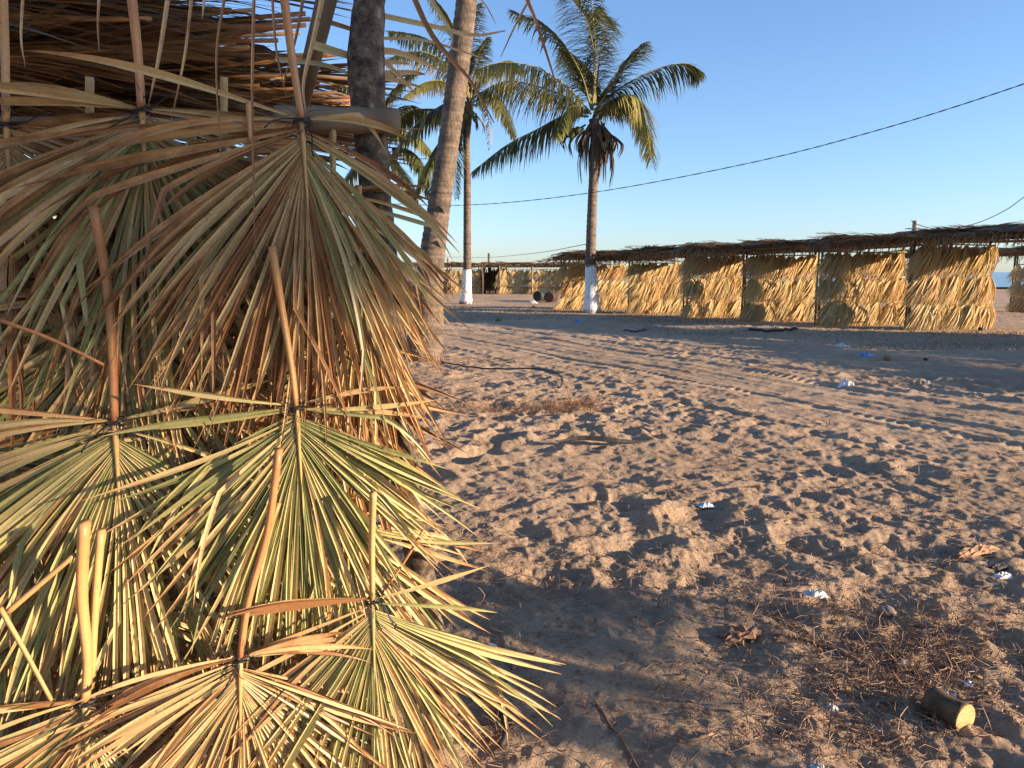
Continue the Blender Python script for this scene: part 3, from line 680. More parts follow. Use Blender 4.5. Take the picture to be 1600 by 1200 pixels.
# ------------------------------------------------------------------ poles and cables
pole(at(1424, 440, 30.5), 3.45, .12, 'concrete_pole', 'pale concrete pole rising above the thatch roof on the right', 'pole', 'concrete')
pole(at(764, 440, 62), 2.95, .11, 'utility_pole', 'dark far pole standing above the far thatch roof', 'pole', 'pole')
pole(at(700, 440, 70), 2.7, .10, 'utility_pole', 'short far pole right of the leaning trunk', 'pole', 'pole')
pole(at(1221, 440, 34), 2.6, .05, 'utility_pole', 'thin pole tip poking over the middle of the stall roof', 'pole', 'pole')
def cable(ctrl, r, label, n=60, twist=True):
    mb = MB(); c = curve(ctrl, n)
    if twist:
        for ph in (0, math.pi):
            cc = curve(ctrl, n*5); mb.tube([p+Vector((0, math.sin(i*.8+ph)*r*.8, math.cos(i*.8+ph)*r*.8)) for i, p in enumerate(cc)], [r*.9]*len(cc), 5)
    else: mb.tube(c, [r]*n, 5)
    return tag(mb.build('overhead_cable', M['cable'], None, True), label, 'cable')
cable([at(500, 312, 33.5), at(600, 318, 31), at(740, 320, 29), at(925, 301, 26), at(1170, 255, 22.5), at(1380, 201, 19.5), at(1600, 131, 16.8), at(1800, 55, 14.5)], .009, 'black twisted cable sagging across the sky behind the centre palm')
cable([at(1424, 345, 30.5), at(1440, 353, 30), at(1475, 358.5, 29), at(1525, 349, 28), at(1570, 329, 27), at(1600, 308, 26.5), at(1700, 235, 25)], .014, 'cable drooping from the concrete pole to the right edge', twist=False)
cable([at(660, 401, 72), at(700, 401.5, 70), at(764, 402, 62), at(840, 395, 42), at(924, 380, 26.45)], .014, 'thin far cable rising from the far poles toward the centre palm', twist=False)
pole(Vector((at(1800, 55, 14.5).x, 14.5, 0)), 4.6, .1, 'utility_pole', 'cable pole beyond the right edge of the view', 'pole', 'pole')
pole(Vector((at(1700, 235, 25).x, 25, 0)), 5.0, .1, 'utility_pole', 'far cable pole beyond the right edge of the view', 'pole', 'pole')
pole(Vector((at(500, 312, 33.5).x, 33.5, 0)), 4.2, .1, 'utility_pole', 'cable pole hidden behind the fan leaves', 'pole', 'pole')

# ------------------------------------------------------------------ foreground: post, rails, roof
mb = MB(); rp = random.Random(9)
pc = curve([wpt(580, -120, -.08), wpt(577, 0, -.08), wpt(572, 110, -.08), wpt(583, 260, -.08), wpt(600, 430, -.08), wpt(622, 650, -.08), wpt(650, 850, -.08), wpt(684, 1050, -.08), wpt(708, 1200, -.08), wpt(724, 1330, -.08)], 60)
mb.tube(pc, [(.044-.004*math.sin(i*.35)+.004*rp.random()) for i in range(60)], 16, True, 1, .05, rp)
mb.v = [tuple(Vector(v)-pc[-1]) for v in mb.v]
o = mb.build('wall_post', M['post_bark'], None, True); o.location = pc[-1]; tag(o, 'crooked grey bark post behind the right edge of the fan leaf wall', 'post')
def rail(pts, r, label, cut='petiole'):
    mb = MB(); c = curve(pts, 14); mb.tube([p-c[0] for p in c], [r*(1+.08*math.sin(i*1.7)) for i in range(14)], 12, True, 1, .06, rp)
    o = mb.build('wall_rail', M['pole'], None, True); o.location = c[0]; return tag(o, label, 'rail')
rail([wpt(-150, 192, -.06), wpt(250, 196, -.06), wpt(470, 196, -.05)], .018, 'thin horizontal pole behind the top row of fan leaves')
rail([wpt(430, 186, -.03), wpt(530, 188, -.03), wpt(622, 190, -.03)], .034, 'thick horizontal pole ending right of the grey post, behind the top fan leaf')
rail([wpt(-150, 640, -.03), wpt(250, 628, -.03), wpt(640, 620, -.03)], .022, 'horizontal pole behind the middle row of fan leaves')
rail([wpt(-150, 1075, -.03), wpt(250, 1050, -.03), wpt(660, 975, -.03)], .022, 'lowest horizontal pole behind the bottom fan leaves')

roof = thing('palm_frond_roof', 'dark frond roof with orange ribs above the fan leaves, top left', 'thatch roof', (-2.2, 3.0, 2.2))
rr = random.Random(21)
mb = MB()
nx, ny = 30, 16
for j in range(ny+1):
    for i in range(nx+1):
        x = -4.2+5.3*i/nx; y = -1.0+2.9*j/ny
        mb.v.append((x+rr.uniform(-.05, .05), y+rr.uniform(-.05, .05), .22+rr.uniform(-.03, .03)-y*.0)); mb.a.append(.5)
for j in range(ny):
    for i in range(nx):
        if i > 26 and rr.random() < 0.3+.15*(i-26): continue
        q = j*(nx+1)+i; mb.f.append((q, q+1, q+nx+2, q+nx+1))
mb.build('thatch_mat', M['old'], roof, tone=.1)
for k in range(34):
    y = -0.85+2.6*k/34+rr.uniform(-.03, .03)
    for _q in (0, 1): add_frond(roof, (1.38+rr.uniform(-.35, .12), y, 0.02+rr.uniform(0, .12)), (rr.uniform(-.5, .5), rr.uniform(-.03, .03), math.pi+rr.uniform(-.05, .05)), .62, True, rr.uniform(0, .6), CLOSED)
    for x0, rz in ((-3.6+rr.uniform(-.4, .4), rr.uniform(-.04, .04)), (-2.0+rr.uniform(-.5, .35), rr.uniform(-.07, .05))):
        s = rr.uniform(.85, 1.1) if x0 < -2 else rr.uniform(.92, 1.08)
        add_frond(roof, (x0, y, 0.0+rr.uniform(0, .16)), (rr.uniform(-.5, .5), rr.uniform(-.02, .04), rz*.6), s, True, rr.uniform(.0, .5), CLOSED)
for x0, x1 in ((-3.4, -3.2), (-2.0, -1.8), (-0.2, 0.0)):
    mb = MB(); mb.tube([Vector((x0, -1.0, .05)), Vector(((x0+x1)/2, .3, .02)), Vector((x1, 1.9, .04))], [.045, .04, .04], 9, True, 1, .1, rr); mb.build('rafter', M['pole'], roof, True)
b0 = wpt(520, -40, -.15)-roof.location; b1 = wpt(468, 170, -.35)-roof.location
mb = MB(); mb.tube([b0, b0.lerp(b1, .5), b1], [.03, .028, .026], 9, True, 1, .1, rr); mb.build('brace', M['pole'], roof, True)
# strips that dangle from the roof
dang = [([(262, 0), (248, 90), (232, 165)], .05, .010, .7), ([(300, -10), (288, 90), (264, 205)], .12, .007, .9), ([(352, -10), (338, 90), (345, 248)], .2, .006, 1.0),
        ([(397, -10), (394, 160), (399, 420)], .25, .007, .8), ([(475, -10), (462, 60), (440, 140)], .1, .008, 1.), ([(505, -10), (490, 60), (474, 130), (478, 175)], .1, .012, .7),
        ([(36, -10), (33, 60), (40, 105)], .1, .006, .9), ([(155, -10), (153, 40), (155, 80)], .1, .006, .9), ([(320, -10), (316, 30)], .1, .006, .6), ([(425, -10), (432, 80), (448, 150)], .22, .006, 1.),
        ([(640, -20), (672, 50), (710, 98), (735, 126), (772, 192)], -.1, .017, 1.0), ([(668, -10), (690, 25), (705, 50), (706, 75)], -.2, .014, .4),
        ([(815, -20), (836, 30), (855, 87), (872, 142)], -.2, .013, 1.0), ([(832, -10), (805, 40), (782, 90)], -.3, .008, .9), ([(742, -10), (760, 10), (775, 38)], -.3, .006, .9),
        ([(600, 25), (680, 42), (740, 55), (790, 48)], -.2, .016, .6), ([(600, 60), (660, 62), (720, 80), (770, 96)], -.3, .010, .5), ([(560, 82), (610, 80), (650, 92), (690, 112)], -.1, .02, .6),
        ([(560, 112), (600, 115), (640, 113), (664, 116)], -.1, .02, .7), ([(590, 118), (625, 127), (658, 136)], -.1, .016, .6), ([(596, 92), (625, 120), (650, 148)], -.1, .014, .7),
        ([(430, 92), (520, 105), (610, 150)], -.2, .014, .6), ([(490, 70), (560, 90), (640, 100)], -.1, .022, .6), ([(500, 30), (560, 50), (590, 70)], -.2, .014, .9)]
for pts, off, w, tn in dang:
    mb = MB(); c = [p-roof.location for p in curve([wpt(x, y, off) for x, y in pts], 12)]
    mb.strip(c, [w*(1-.8*(i/11)**2) for i in range(12)], WN, .3); mb.build('hanging_strip', M['fan'], roof, tone=tn)

# ------------------------------------------------------------------ foreground: the fan leaves
def fan(label, c_px, Rpx, pet, off, tone, seed, amin=-62, amax=62, n=122, droop=.22, costa=.13, width=1.0, tonef=None, tie=True, pr=.012, ptone=.5, longs=(), strays=16, out=.10, lf=.45, rf=.55):
    rr = random.Random(seed); C = wpt(*c_px, off); scale = F_PX/C.y; RL = Rpx/scale
    root = thing('fan_palm_leaf', label, 'palm leaf', C, 'fan palm leaves tied to the wall')
    n = int(n*(1 if n > 80 else 1.9)); sp_ = rad(amax-amin); PW = 1.15
    for i in range(n+strays):
        t_ = i/(n-1)*2-1 if i < n else 0; da = sp_/(n-1)*PW*max(abs(t_), .12)**(PW-1)
        a = rad((amin+amax)/2)+sp_/2*math.copysign(abs(t_)**PW, t_)+rr.uniform(-.28, .28)*da*(1+1.2*abs(t_)**3); an = abs(a)/rad(105)
        if i >= n:                                        # odd segments that stand out sideways over the heart
            sg_ = -1 if rr.random() < .6 else 1; a = rad(sg_*(58+46*rr.random()**1.4)); an = abs(a)/rad(105); da = .024
        L = RL*(1.0-(lf if a < 0 else rf)*an**1.15)*rr.uniform(.86, 1.08)
        for (la, lk) in longs:
            if abs(math.degrees(a)-la) < 4: L *= lk
        if rr.random() < .05: L *= rr.uniform(.4, .8)
        st = 13; p = -Z*costa*max(0, 1-an*1.15)**1.2+WN*(.004*(i % 2)+.012)
        ps = [p.copy()]; ws = []; ns = []; oo = out*(.25+an)*rr.uniform(.6, 1.3); dr = droop*rr.uniform(.6, 1.4)
        kink = rr.random() < .06; kk = rr.randrange(6, 11); tw0 = rr.uniform(-.25, .25); tw1 = rr.uniform(-1.3, 1.3); oo2 = rr.gauss(0, .05)
        aa = a; cur = rr.gauss(0, .016)
        for s_ in range(st):
            u = (s_+.5)/st
            aa += -dr*math.sin(aa)*u*.085*(1+.9*an)+cur
            o_ = oo*(1-2.1*u)+oo2
            if kink and s_ == kk: aa += -math.copysign(rr.uniform(.2, .7), math.sin(aa) if abs(math.sin(aa)) > .1 else rr.uniform(-1, 1)); 
            if kink and s_ >= kk: aa *= .9
            d = (WT*math.sin(aa)-Z*math.cos(aa))*math.cos(o_)+WN*math.sin(o_)
            p = p+d*(L/st); ps.append(p.copy())
        w0 = max(.0085, min(.019, da*RL*.95))*width*rr.uniform(.85, 1.15)
        for s_ in range(st+1):
            u = s_/st
            w = .003+(w0-.003)*(u/.55) if u < .55 else w0*(1-((u-.55)/.45)**1.5)+.0006
            ws.append(w*rr.uniform(.95, 1.05))
            tw = tw0+tw1*max(0, u-.4)
            dd = (ps[min(s_+1, st)]-ps[max(s_-1, 0)]).normalized(); b_ = dd.cross(WN).normalized(); nn = b_.cross(dd).normalized()
            if nn.dot(WN) < 0: nn = -nn
            ns.append((nn*math.cos(tw)+b_*math.sin(tw)).normalized())
        mb = MB(); mb.strip(ps, ws, ns, .62 if not kink else .3)
        tn = tone+rr.gauss(0, .16)+.25*(an > .85)
        if tonef: tn = tonef(math.degrees(a))+rr.gauss(0, .15)
        if rr.random() < .08: tn += .3
        mb.build('leaf_segment', M['fan'], root, tone=max(0, min(1, tn)))
    # stalk down to the heart and on as the midrib
    pp = [wpt(x, y, off+.012+.02*(k == 0)) for k, (x, y) in enumerate(pet)]+[C+WN*.016]
    pc_ = [p-C for p in curve(pp, 16)]
    mb = MB(); mb.tube(pc_, [pr*(1.12-.25*i/15) for i in range(16)], 10, True, .7, .05, rr)
    mb.build('stalk', M['petiole'], root, True, tone=ptone)
    mb = MB(); dd = (pc_[-1]-pc_[-2]).normalized(); cc = [Vector((0, 0, 0))+WN*.016+(dd*.3-Z*.7)*t for t in (0, .04, .10, .18, .28, .40)]
    mb.tube(cc, [pr*.85, pr*.7, pr*.5, pr*.38, pr*.25, pr*.08], 8, True, .7)
    mb.build('midrib', M['petiole'], root, True, tone=max(0, ptone-.3))
    if tie:
        mb = MB()
        for k in range(3):
            ps = []; 
            for j in range(15):
                t = j/14*2*math.pi; ps.append(WT*math.cos(t)*(pr*1.5)+WN*(math.sin(t)*pr*1.3+.016)+Z*(.006*k-.012+.006*math.sin(t+k)))
            mb.tube(ps, [.0018]*15, 5)
        for k in range(2):
            ps = [WN*.03]; d = (WT*rr.uniform(-1, 1)+Z*rr.uniform(-.8, .4)).normalized()
            for j in range(6): d = (d+WT*rr.uniform(-.4, .4)+Z*rr.uniform(-.4, .3)).normalized(); ps.append(ps[-1]+d*.016+WN*.003)
            mb.tube(ps, [.0018]*7, 5)
        for j in range(26):                                  # torn fibres round the heart
            d = (WT*rr.uniform(-1, 1)+Z*rr.uniform(-.9, .7)).normalized(); q = d*rr.uniform(0, .03)+WN*.02; e = q+(d*.5+WT*rr.uniform(-.6, .6)+Z*rr.uniform(-.6, .6))*rr.uniform(.02, .06)
            mb.tube([q, q.lerp(e, .5)+WN*.008, e], [.0009, .0008, .0004], 3)
        mb.build('tie', M['wire'], root, True)
    return root

panel(Vector((-4.9, 6.6, 0)), Vector((-3.2, 6.9, 0)), 1.95, 9, 3, 'sunlit golden panel glimpsed through the leaf wall, left', 'golden panels behind the leaf wall', 601)
panel(Vector((-3.2, 6.8, 0)), Vector((-1.75, 7.1, 0)), 1.95, 9, 3, 'sunlit golden panel glimpsed through the leaf wall, right', 'golden panels behind the leaf wall', 602)
# back layer
fan('dry brown leaf hanging behind, upper left corner, stalk at the left edge', (12, 195), 420, [(3, -40), (8, 90)], -.01, .78, 31, -70, 100, 50, ptone=.6)
fan('shaded brown leaf hidden behind the second leaf, left', (70, 430), 420, [(60, 300), (66, 360)], -.03, .62, 32, -80, 80, 48, costa=.16)
fan('grey leaf in deep shade behind the two top leaves', (300, 330), 420, [(300, 180), (300, 250)], -.04, .35, 33, -75, 75, 50)
fan('brown leaf behind the middle one, next to the grey post', (505, 520), 350, [(457, 345), (470, 430)], -.02, .72, 34, -60, 52, 44, ptone=.85, costa=.2)
fan('green-grey leaf behind, with cut stalk beside the long leaning stalk', (186, 470), 430, [(186, 335), (187, 400)], 0.0, .38, 35, -60, 60, 44, ptone=.7)
fan('pale leaf in the gap left of the middle green one, low and behind', (325, 720), 400, [(330, 590), (328, 650)], -.02, .45, 36, -80, 70, 48)
fan('yellow leaf behind at the left edge, below the middle row', (-20, 700), 480, [(-30, 560), (-25, 640)], .02, .38, 37, -40, 95, 46)
fan('broad straw leaf behind the lower left one, with paired cut stalks', (150, 905), 400, [(158, 838), (154, 870)], .04, .42, 38, -80, 70, 50, ptone=.5, pr=.014)
fan('deeply shaded leaf filling the gap between the two top leaves', (350, 240), 380, [(350, 120), (350, 180)], -.06, .55, 51, -85, 85, 50)
fan('deeply shaded leaf behind the left top leaf', (140, 250), 380, [(140, 120), (140, 190)], -.06, .45, 52, -85, 85, 50)
fan('shaded leaf behind the long leaning stalk, middle left', (250, 540), 380, [(250, 420), (250, 480)], -.06, .5, 53, -85, 85, 50)
fan('shaded leaf behind the post side of the top row', (520, 300), 330, [(520, 190), (520, 250)], -.05, .5, 54, -85, 50, 44)
fan('leaf low behind the bottom right one', (540, 800), 380, [(540, 700), (540, 750)], -.03, .4, 55, -80, 50, 46)
fan('brown shaded leaf hanging in front of the grey post', (560, 400), 320, [(560, 290), (560, 340)], .0, .62, 56, -30, 26, 30, strays=0)
# front layer
fan('grey-green leaf with a double stalk, top row, second from left', (222, 172), 470, [(200, -50), (214, 70)], .05, .22, 41, -66, 60, 62, strays=20, ptone=.85, pr=.014, tonef=lambda a: .72 if abs(a) > 60 else .36+.2*abs(a)/78)
fan('large tan leaf of the top row, next to the grey post', (470, 188), 470, [(438, -50), (455, 80)], .14, .6, 42, -58, 50, 64, strays=18, ptone=.8, pr=.013, tonef=lambda a: (.68 if a < 14 else .48) + (.2 if a > 60 else 0), droop=.5, lf=.30, rf=.72)
fan('leaf with a long leaning brown stalk, middle row at left', (180, 655), 520, [(146, 322), (168, 450), (176, 560)], .10, .40, 43, -64, 56, 58, ptone=.72, pr=.014, tonef=lambda a: .6 if a < -75 else .36, droop=.45)
fan('greenest leaf, middle row, below the red cut stalks', (462, 632), 430, [(425, 385), (440, 480), (455, 570)], .17, .24, 44, -60, 62, 64, ptone=.62, pr=.012, tonef=lambda a: .22+.22*(abs(a) > 80), longs=((58, 1.1),))
fan('straw leaf of the bottom row at far left, low', (135, 1088), 400, [(132, 816), (128, 930), (137, 1030)], .22, .58, 45, -72, 66, 54, ptone=.42, pr=.016)
fan('golden leaf with a curved orange stalk, bottom row centre', (375, 1022), 430, [(436, 702), (418, 830), (388, 940)], .26, .60, 46, -74, 60, 60, ptone=.75, pr=.012)
fan('lowest right yellow-green leaf, black wire across its heart', (580, 932), 420, [(583, 770), (581, 850)], .25, .34, 47, -58, 64, 66, ptone=.5, pr=.012, lf=.45, tonef=lambda a: .62 if a < -60 else .34, longs=((50, 1.3), (57, 1.35), (72, 1.3)))
# loose stalk stumps on the wall
def stump(pts, off, r, label, tn):
    mb = MB(); c = curve([wpt(x, y, off) for x, y in pts], 10); mb.tube([p-c[0] for p in c], [r*(1-.2*i/9) for i in range(10)], 10, True, .7, .06, rr)
    o = mb.build('cut_stalk', M['petiole'], None, True, tone=tn); o.location = c[0]; return tag(o, label, 'leaf stalk')
stump([(158, 828), (150, 930), (142, 1075)], .20, .013, 'pale cut stalk right of the darker one, lower left', .4)
stump([(436, 786), (410, 860), (386, 950)], .22, .008, 'thin cut stalk beside the curved orange stalk', .6)
stump([(455, 345), (457, 440), (460, 600)], .12, .010, 'red-brown cut stalk above the greenest leaf', .95)
stump([(388, 160), (390, 190), (392, 220)], .17, .009, 'short tan stub left of the top leaf heart', .5)
stump([(662, 828), (630, 880), (598, 925)], .2, .006, 'thin brown twig sticking up right of the lowest leaf heart', .8)
stump([(0, 500), (80, 530), (162, 570)], .12, .007, 'thin brown strip lying across the left edge leaves', .7)
stump([(0, 950), (40, 1020), (80, 1094)], .27, .008, 'broken straw strip crossing the lower left corner', .6)
stump([(10, 958), (60, 915), (118, 866)], .24, .010, 'flat orange strip slanting left of the paired stalks', .6)

# ------------------------------------------------------------------ things lying on the sand
def local(mb, o_): mb.v = [tuple(Vector(v)-o_) for v in mb.v]
def crumple(px, py, w, h, mat, name, label, cat, seed, up=0.0, d=None):
    rr = random.Random(seed); p = gp(px, py); s = F_PX/(p.y*cp+0.0); W = w/s; H = h/s; mb = MB(); n = 10
    for j in range(n+1):
        for i in range(n+1):
            u, v = i/n-.5, j/n-.5; e = max(0, 1-(abs(u)*2)**2)*max(0, 1-(abs(v)*2)**2)
            mb.v.append((u*W*rr.uniform(.8, 1.15), v*(d or W*.8)*rr.uniform(.8, 1.15), H*(e**.8*rr.uniform(.25, 1.1))-.004)); mb.a.append(0)
    for j in range(n):
        for i in range(n): q = j*(n+1)+i; mb.f.append((q, q+1, q+n+2, q+n+1))
    o = mb.build(name, M[mat]); o.location = p+Z*up; o.rotation_euler = (0, 0, rr.uniform(-.5, .5)); return tag(o, label, cat)
crumple(1322, 606, 30, 17, 'white', 'plastic_bag', 'white crumpled plastic bag on the sand by the shade edge', 'bag', 1)
crumple(1352, 557, 26, 8, 'blue', 'plastic_scrap', 'blue plastic scrap lying in the shade', 'plastic scrap', 2)
crumple(1315, 541, 20, 6, 'white', 'paper_scrap', 'whitish paper scrap in the shade near the thatch panels', 'paper', 3)
crumple(1436, 599, 44, 9, 'card', 'cardboard_box', 'flattened brown cardboard box at the shade edge', 'cardboard', 4)
crumple(1450, 602, 14, 8, 'white', 'paper_scrap', 'white scrap touching the flattened cardboard', 'paper', 5)
crumple(903, 503, 11, 6, 'blue', 'plastic_scrap', 'small blue scrap left of the centre palm foot', 'plastic scrap', 6)
crumple(1485, 1084, 34, 9, 'paleblue', 'plastic_wrapper', 'torn pale blue wrapper behind the sawn log', 'wrapper', 7)
crumple(1512, 1070, 26, 10, 'paleblue', 'plastic_wrapper', 'second blue and white wrapper, right of the first', 'wrapper', 8)
crumple(1273, 927, 38, 9, 'white', 'plastic_scrap', 'white plastic strip half buried in sunlit sand', 'plastic scrap', 9)
crumple(1299, 1105, 22, 9, 'white', 'plastic_scrap', 'small white scrap left of the sawn log', 'plastic scrap', 10)
crumple(1298, 1020, 15, 7, 'white', 'plastic_scrap', 'tiny white scrap in the shaded twigs', 'plastic scrap', 11)
crumple(1278, 1196, 30, 8, 'white', 'plastic_scrap', 'white scrap at the bottom edge of the view', 'plastic scrap', 12)
crumple(1568, 900, 34, 9, 'white', 'plastic_bottle', 'crushed white plastic bottle at the right edge', 'bottle', 13, d=.05)
crumple(1410, 1038, 12, 12, 'paleblue', 'plastic_scrap', 'small bluish scrap among upright twigs', 'plastic scrap', 14)
crumple(768, 1012, 34, 8, 'white', 'plastic_scrap', 'whitish scraps beside the lowest leaf tips', 'plastic scrap', 15)
crumple(1102, 789, 26, 6, 'paleblue', 'plastic_scrap', 'pale scrap in the middle of the sunlit sand', 'plastic scrap', 16)
crumple(832, 474, 16, 6, 'white', 'paper_scrap', 'white paper lying by the drums', 'paper', 17)
crumple(834, 480, 7, 3, 'red', 'plastic_scrap', 'tiny red scrap in front of the drums', 'plastic scrap', 18)
crumple(1598, 572, 20, 9, 'card', 'cardboard_box', 'brown scrap in the shade at the right edge', 'cardboard', 19)
crumple(1525, 862, 95, 15, 'bract', 'dry_bract', 'large dry brown palm bract curled at right', 'dry leaf', 20, d=.07)
crumple(1160, 990, 80, 16, 'bract', 'dry_bract', 'dry brown bract half in shade, centre foreground', 'dry leaf', 21, d=.09)
crumple(1562, 888, 50, 10, 'black', 'rubber_strip', 'black strip beside the crushed bottle', 'rubber strip', 22, d=.04)
def stone(px, py, w, mat, label, seed, name='stone', cat='stone', sq=.7):
    rr = random.Random(seed); p = gp(px, py); r = w/2/(F_PX/p.y); mb = MB(); n = 8
    pts = [Vector((0, 0, r*sq*math.cos(math.pi*i/n)+r*sq*.5)) for i in range(n+1)]
    mb.tube(pts, [max(.001, r*math.sin(math.pi*i/n)) for i in range(n+1)], 12, False, .85, .16, rr)
    o = mb.build(name, M[mat], None, True); o.location = p; return tag(o, label, cat)
stone(1386, 962, 32, 'stone', 'rounded grey stone in sunlit sand at right', 1)
stone(1141, 503, 9, 'stone', 'pale stone in front of the low golden panels', 2)
stone(947, 497, 7, 'stone', 'small pale stone right of the centre palm foot', 3)
stone(1013, 490, 12, 'husk', 'dark coconut husk under the golden panels', 4, 'coconut_husk', 'husk')
stone(778, 502, 11, 'nut', 'green coconut lying in the shade left of the centre palm', 5, 'coconut', 'coconut')
stone(1386, 562, 14, 'husk', 'brown husk in the shade right of the blue scrap', 6, 'coconut_husk', 'husk')
stone(1446, 563, 8, 'black', 'small dark lump in the shade below the nearest panel', 7, 'coconut_husk', 'husk')
stone(1532, 516, 9, 'black', 'dark lump at the foot of the nearest golden panel', 8, 'coconut_husk', 'husk')
stone(628, 585, 34, 'husk', 'coconut husk at the left foot of the leaning trunk', 9, 'coconut_husk', 'husk')
stone(960, 644, 12, 'stone', 'white chip right of the dry root tuft', 10)
stone(588, 962, 1, 'stone', 'pebble', 11).hide_render = False if False else False
bpy.data.objects.remove([o for o in bpy.data.objects if o.get('label') == 'pebble'][0])

# sawn log, cut face to the right
p0 = gp(1458, 1118); ax = Vector((0.42, -0.91, 0)).normalized(); r = .046
root = thing('sawn_log', 'short sawn log with a bright cut face, bottom right', 'log', p0)
c0 = Vector((0, .02, r*.92)); mb = MB()
n = 9
mb.tube([c0+ax*(.115*i/n) for i in range(n+1)], [r*(.96+.05*math.sin(i*.9)) for i in range(n+1)], 26, True, 1, .03, random.Random(4))
mb.build('bark', plain('log_bark', [(.3, (.05, .032, .018)), (.7, (.19, .115, .06))], 22, .85, .6, .006), root, True)
def cut_mat():
    m, nt, b = mat_base('cut_wood'); tc = N(nt, 'ShaderNodeTexCoord')
    w_ = noise(nt, tc.outputs['Object'], 60, 4, .7, (1, 1, 4)); nt.links.new(ramp(nt, w_, [(.3, (.42, .27, .10)), (.7, (.62, .44, .19))]), b.inputs['Base Color'])
    b.inputs['Roughness'].default_value = .85; bump(nt, b, w_, .8, .006); return m
mb = MB(); mb.tube([c0+ax*.114, c0+ax*.118], [r*.99, r*.955], 26, True, 1, .02, random.Random(4)); mb.build('cut_face', cut_mat(), root)

# drums behind the stalls
for k, (px, py, ang, mt, lab) in enumerate(((861, 472, 2.7, 'rust', 'rusty drum lying end-on between the far and near stalls'), (846, 470, 1.2, 'green_drum', 'dark green drum lying half behind the rusty one'))):
    p = gp(px, py); root = thing('metal_drum', lab, 'drum', p, 'drums lying by the stalls')
    ax = Vector((math.sin(ang)*.5, -math.cos(ang)*.85 if k == 0 else .8, 0)).normalized(); rr_ = .24; c0 = Z*rr_
    pts = [c0+ax*(-.42+.84*i/12) for i in range(13)]
    mb = MB(); mb.tube(pts, [rr_*(1.04 if i in (0, 4, 8, 12) else 1) for i in range(13)], 24); mb.build('shell', M[mt], root, True)
    mb = MB(); mb.tube([c0+ax*.425, c0+ax*.44], [rr_*.9, rr_*.9], 24); mb.build('lid', M[mt], root)
    mb = MB(); mb.tube([c0+ax*-.425, c0+ax*-.44], [rr_*.9, rr_*.9], 24); mb.build('lid', M[mt], root)

# hose, plank, curled rubber strip
def ground_tube(pxs, r, mat, name, label, cat, n=50, lift=1.0, arc=None):
    pts = [gp(x, y) for x, y in pxs]; c = curve(pts, n)
    c = [Vector((p.x, p.y, gz(p.x, p.y)+r*lift+(arc*math.sin(math.pi*i/(n-1)) if arc else 0))) for i, p in enumerate(c)]
    mb = MB(); mb.tube([p-c[0] for p in c], [r]*n, 7, wob=.15); o = mb.build(name, M[mat], None, True); o.location = c[0]; return tag(o, label, cat)
ground_tube([(690, 566), (735, 577), (790, 583), (840, 584), (870, 590), (879, 600), (874, 608)], .012, 'black', 'old_hose', 'thin dark hose curling over the sand right of the leaning trunk', 'hose', arc=.05)
ground_tube([(742, 1092), (770, 1096), (785, 1120), (790, 1155), (782, 1172)], .010, 'black', 'rubber_strip', 'black curled strip by the foot of the leaf wall', 'rubber strip', arc=.015)
ground_tube([(930, 1098), (950, 1130), (985, 1180), (1010, 1215)], .004, 'bract', 'stick', 'long thin dry stem in the centre foreground', 'stick')
ground_tube([(1250, 1000), (1300, 1015), (1360, 1045)], .007, 'bract', 'stick', 'dry stem across the twig litter left of the sawn log', 'stick')
ground_tube([(1060, 1160), (1088, 1158), (1112, 1148)], .006, 'litter', 'stick', 'short pale stick near the bottom centre', 'stick')
ground_tube([(1370, 1168), (1395, 1160), (1412, 1155)], .005, 'litter', 'stick', 'pale split stick left below the sawn log', 'stick')
ground_tube([(838, 1022), (820, 1035), (800, 1047)], .007, 'litter', 'stick', 'thick dry stick right of the lowest leaf tips', 'stick')
pts = [gp(x, y) for x, y in ((872, 699), (905, 697), (950, 697), (985, 695), (1012, 692))]
c = curve(pts, 14); mb = MB(); z0 = max(p.z for p in c)
mb.strip([Vector((p.x, p.y, z0+.035+.02*math.sin(i*.4)))-c[0] for i, p in enumerate(c)], [.02, .03, .04, .05, .06, .06, .06, .06, .05, .05, .04, .03, .02, .01], Vector((0, -.5, .85)), .35)
o = mb.build('palm_sheath', M['black']); o.location = c[0]; tag(o, 'long dark palm sheath lying flat in the middle of the sand', 'dry leaf')
for (x0, x1, y, lab) in ((1170, 1245, 516, 'dark driftwood branch in front of the middle panels'), (975, 1010, 517, 'thin dark branch in the shade below the first panels')):
    ground_tube([(x0, y), ((x0+x1)/2, y+2), (x1, y-1)], (.03 if x0 > 1000 else .02), 'black', 'driftwood', lab, 'driftwood')

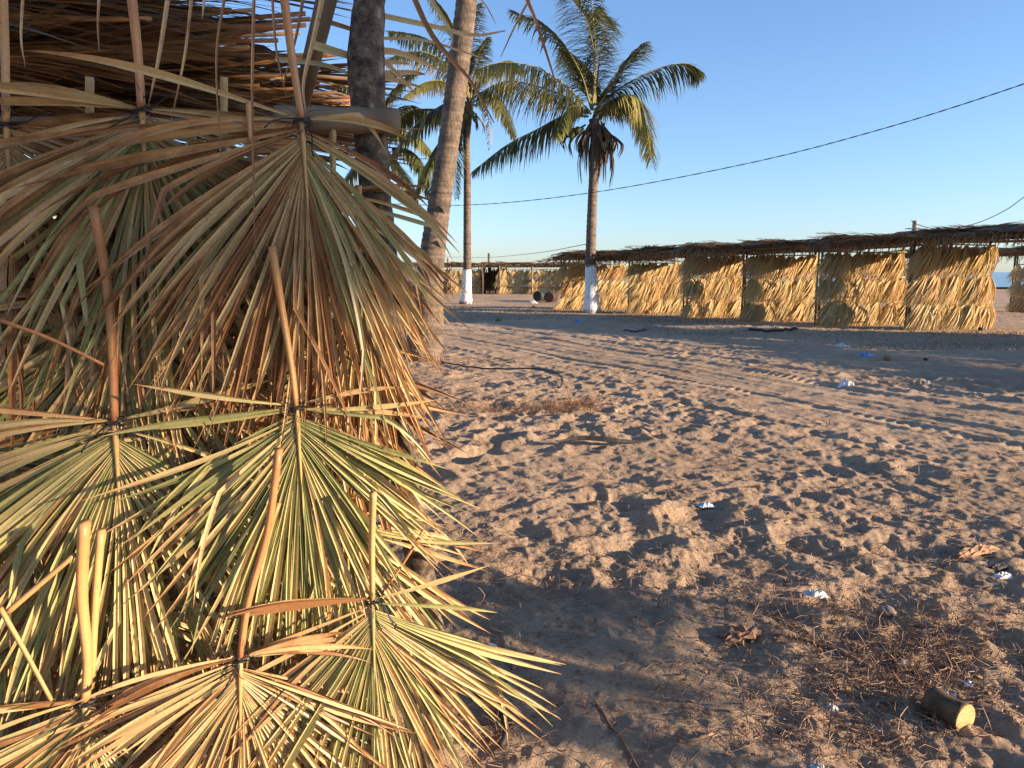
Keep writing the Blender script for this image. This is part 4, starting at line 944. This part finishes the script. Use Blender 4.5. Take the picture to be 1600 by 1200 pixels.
# ------------------------------------------------------------------ litter: stuff
def litter(name, clusters, mat, label, seed, wmin=.001, wmax=.0042, lmin=.015, lmax=.13, vert=.25, stand=.1):
    rr = random.Random(seed); P = []
    for (cx, cy, sx, sy, n) in clusters:
        for _ in range(int(n*.75)):
            px, py = rr.gauss(cx, sx), rr.gauss(cy, sy)
            if py < 470 or px < 560 or px > 1700 or py > 1320: continue
            g = gpt(px, py); P.append((g.x, g.y))
    A = np.array(P); Hh = hgt(A[:, 0], A[:, 1]); mb = MB()
    for (x, y), z in zip(P, Hh):
        k = max(1, y/5.0)**.6
        L = rr.uniform(lmin, lmax)*rr.random()**.5*k; a = rr.random()*6.283; w = rr.uniform(wmin, wmax)*k; el = rr.gauss(0, vert) if rr.random() > stand else rr.uniform(.4, 1.3)
        d = Vector((math.cos(a)*math.cos(el), math.sin(a)*math.cos(el), abs(math.sin(el)))); s = Vector((-d.y, d.x, 0)).normalized()*rr.gauss(0, .22)*L
        p = Vector((x, y, z+.003)); q = p+d*L; m_ = p.lerp(q, .5)+s+Z*rr.uniform(0, .25)*L*.5
        mb.strip([p, p.lerp(m_, .55)+s*.15, m_, m_.lerp(q, .6)+s*.1, q], [w*.8, w, w, w*.8, w*.3], Vector((rr.uniform(-.5, .5), rr.uniform(-.5, .5), 1)).normalized(), .3)
    o = mb.build(name, M[mat], tone=.45); o['kind'] = 'stuff'; o['label'] = label; return o
litter('dry_litter', [(1430, 1040, 75, 45, 2600), (1250, 965, 70, 22, 900), (1480, 1000, 90, 30, 1000), (1330, 1120, 110, 45, 1100), (1150, 1120, 130, 50, 500), (800, 1030, 60, 40, 350), (800, 1130, 60, 40, 400),
                      (1100, 880, 300, 60, 1700), (1000, 760, 300, 60, 900), (700, 600, 45, 28, 1200), (780, 635, 70, 8, 900), (1480, 870, 110, 60, 900), (1300, 1000, 260, 110, 1500), (1530, 690, 90, 40, 300),
                      (1180, 580, 60, 8, 350), (1300, 590, 100, 8, 300), (1120, 710, 40, 10, 200), (870, 930, 80, 20, 300), (760, 880, 60, 40, 400), (650, 590, 30, 12, 500)], 'litter',
       'dry twigs, straw and leaf bits scattered on the sand', 71)
litter('root_tuft', [(890, 637, 26, 5, 420), (920, 631, 14, 4, 200), (800, 640, 45, 3, 300)], 'bract', 'tangled dry root tuft on the sand', 72, .002, .005, .06, .24, .3, .15)
litter('bark_chips', [(1200, 900, 330, 130, 1500), (1400, 1060, 100, 60, 800), (1100, 700, 300, 60, 500)], 'bract', 'brown bark chips in the sand', 73, .006, .016, .01, .04, .3, .05)
def grass(name, patches, seed, label):
    rr = random.Random(seed); P = []
    for (x0, x1, y0, y1, n) in patches:
        for _ in range(int(n*.5)): g = gpt(rr.uniform(x0, x1), rr.uniform(y0, y1)); P.append((g.x, g.y))
    A = np.array(P); Hh = hgt(A[:, 0], A[:, 1]); mb = MB()
    for (x, y), z in zip(P, Hh):
        L = rr.uniform(.02, .07)*(1+y/40); a = rr.random()*6.283; b_ = Vector((math.cos(a), math.sin(a), 0))*L*rr.uniform(.1, .9); p = Vector((x, y, z-.01))
        mb.strip([p, p+b_*.35+Z*L*.6, p+b_+Z*L*.85], [.012, .010, .002], Vector((rr.uniform(-1, 1), -1, .3)).normalized())
    o = mb.build(name, M['grass'], tone=.5); o['kind'] = 'stuff'; o['label'] = label
grass('dry_grass', [(700, 1060, 484, 490, 2200), (1040, 1600, 519, 524, 1100), (1340, 1600, 536, 548, 900), (940, 1250, 487, 500, 2200), (640, 740, 478, 486, 600), (1000, 1500, 505, 516, 900), (960, 1250, 500, 505, 900), (700, 900, 492, 500, 500), (1100, 1600, 525, 535, 350)], 74,
      'thin dry grass growing in strips before the stalls')
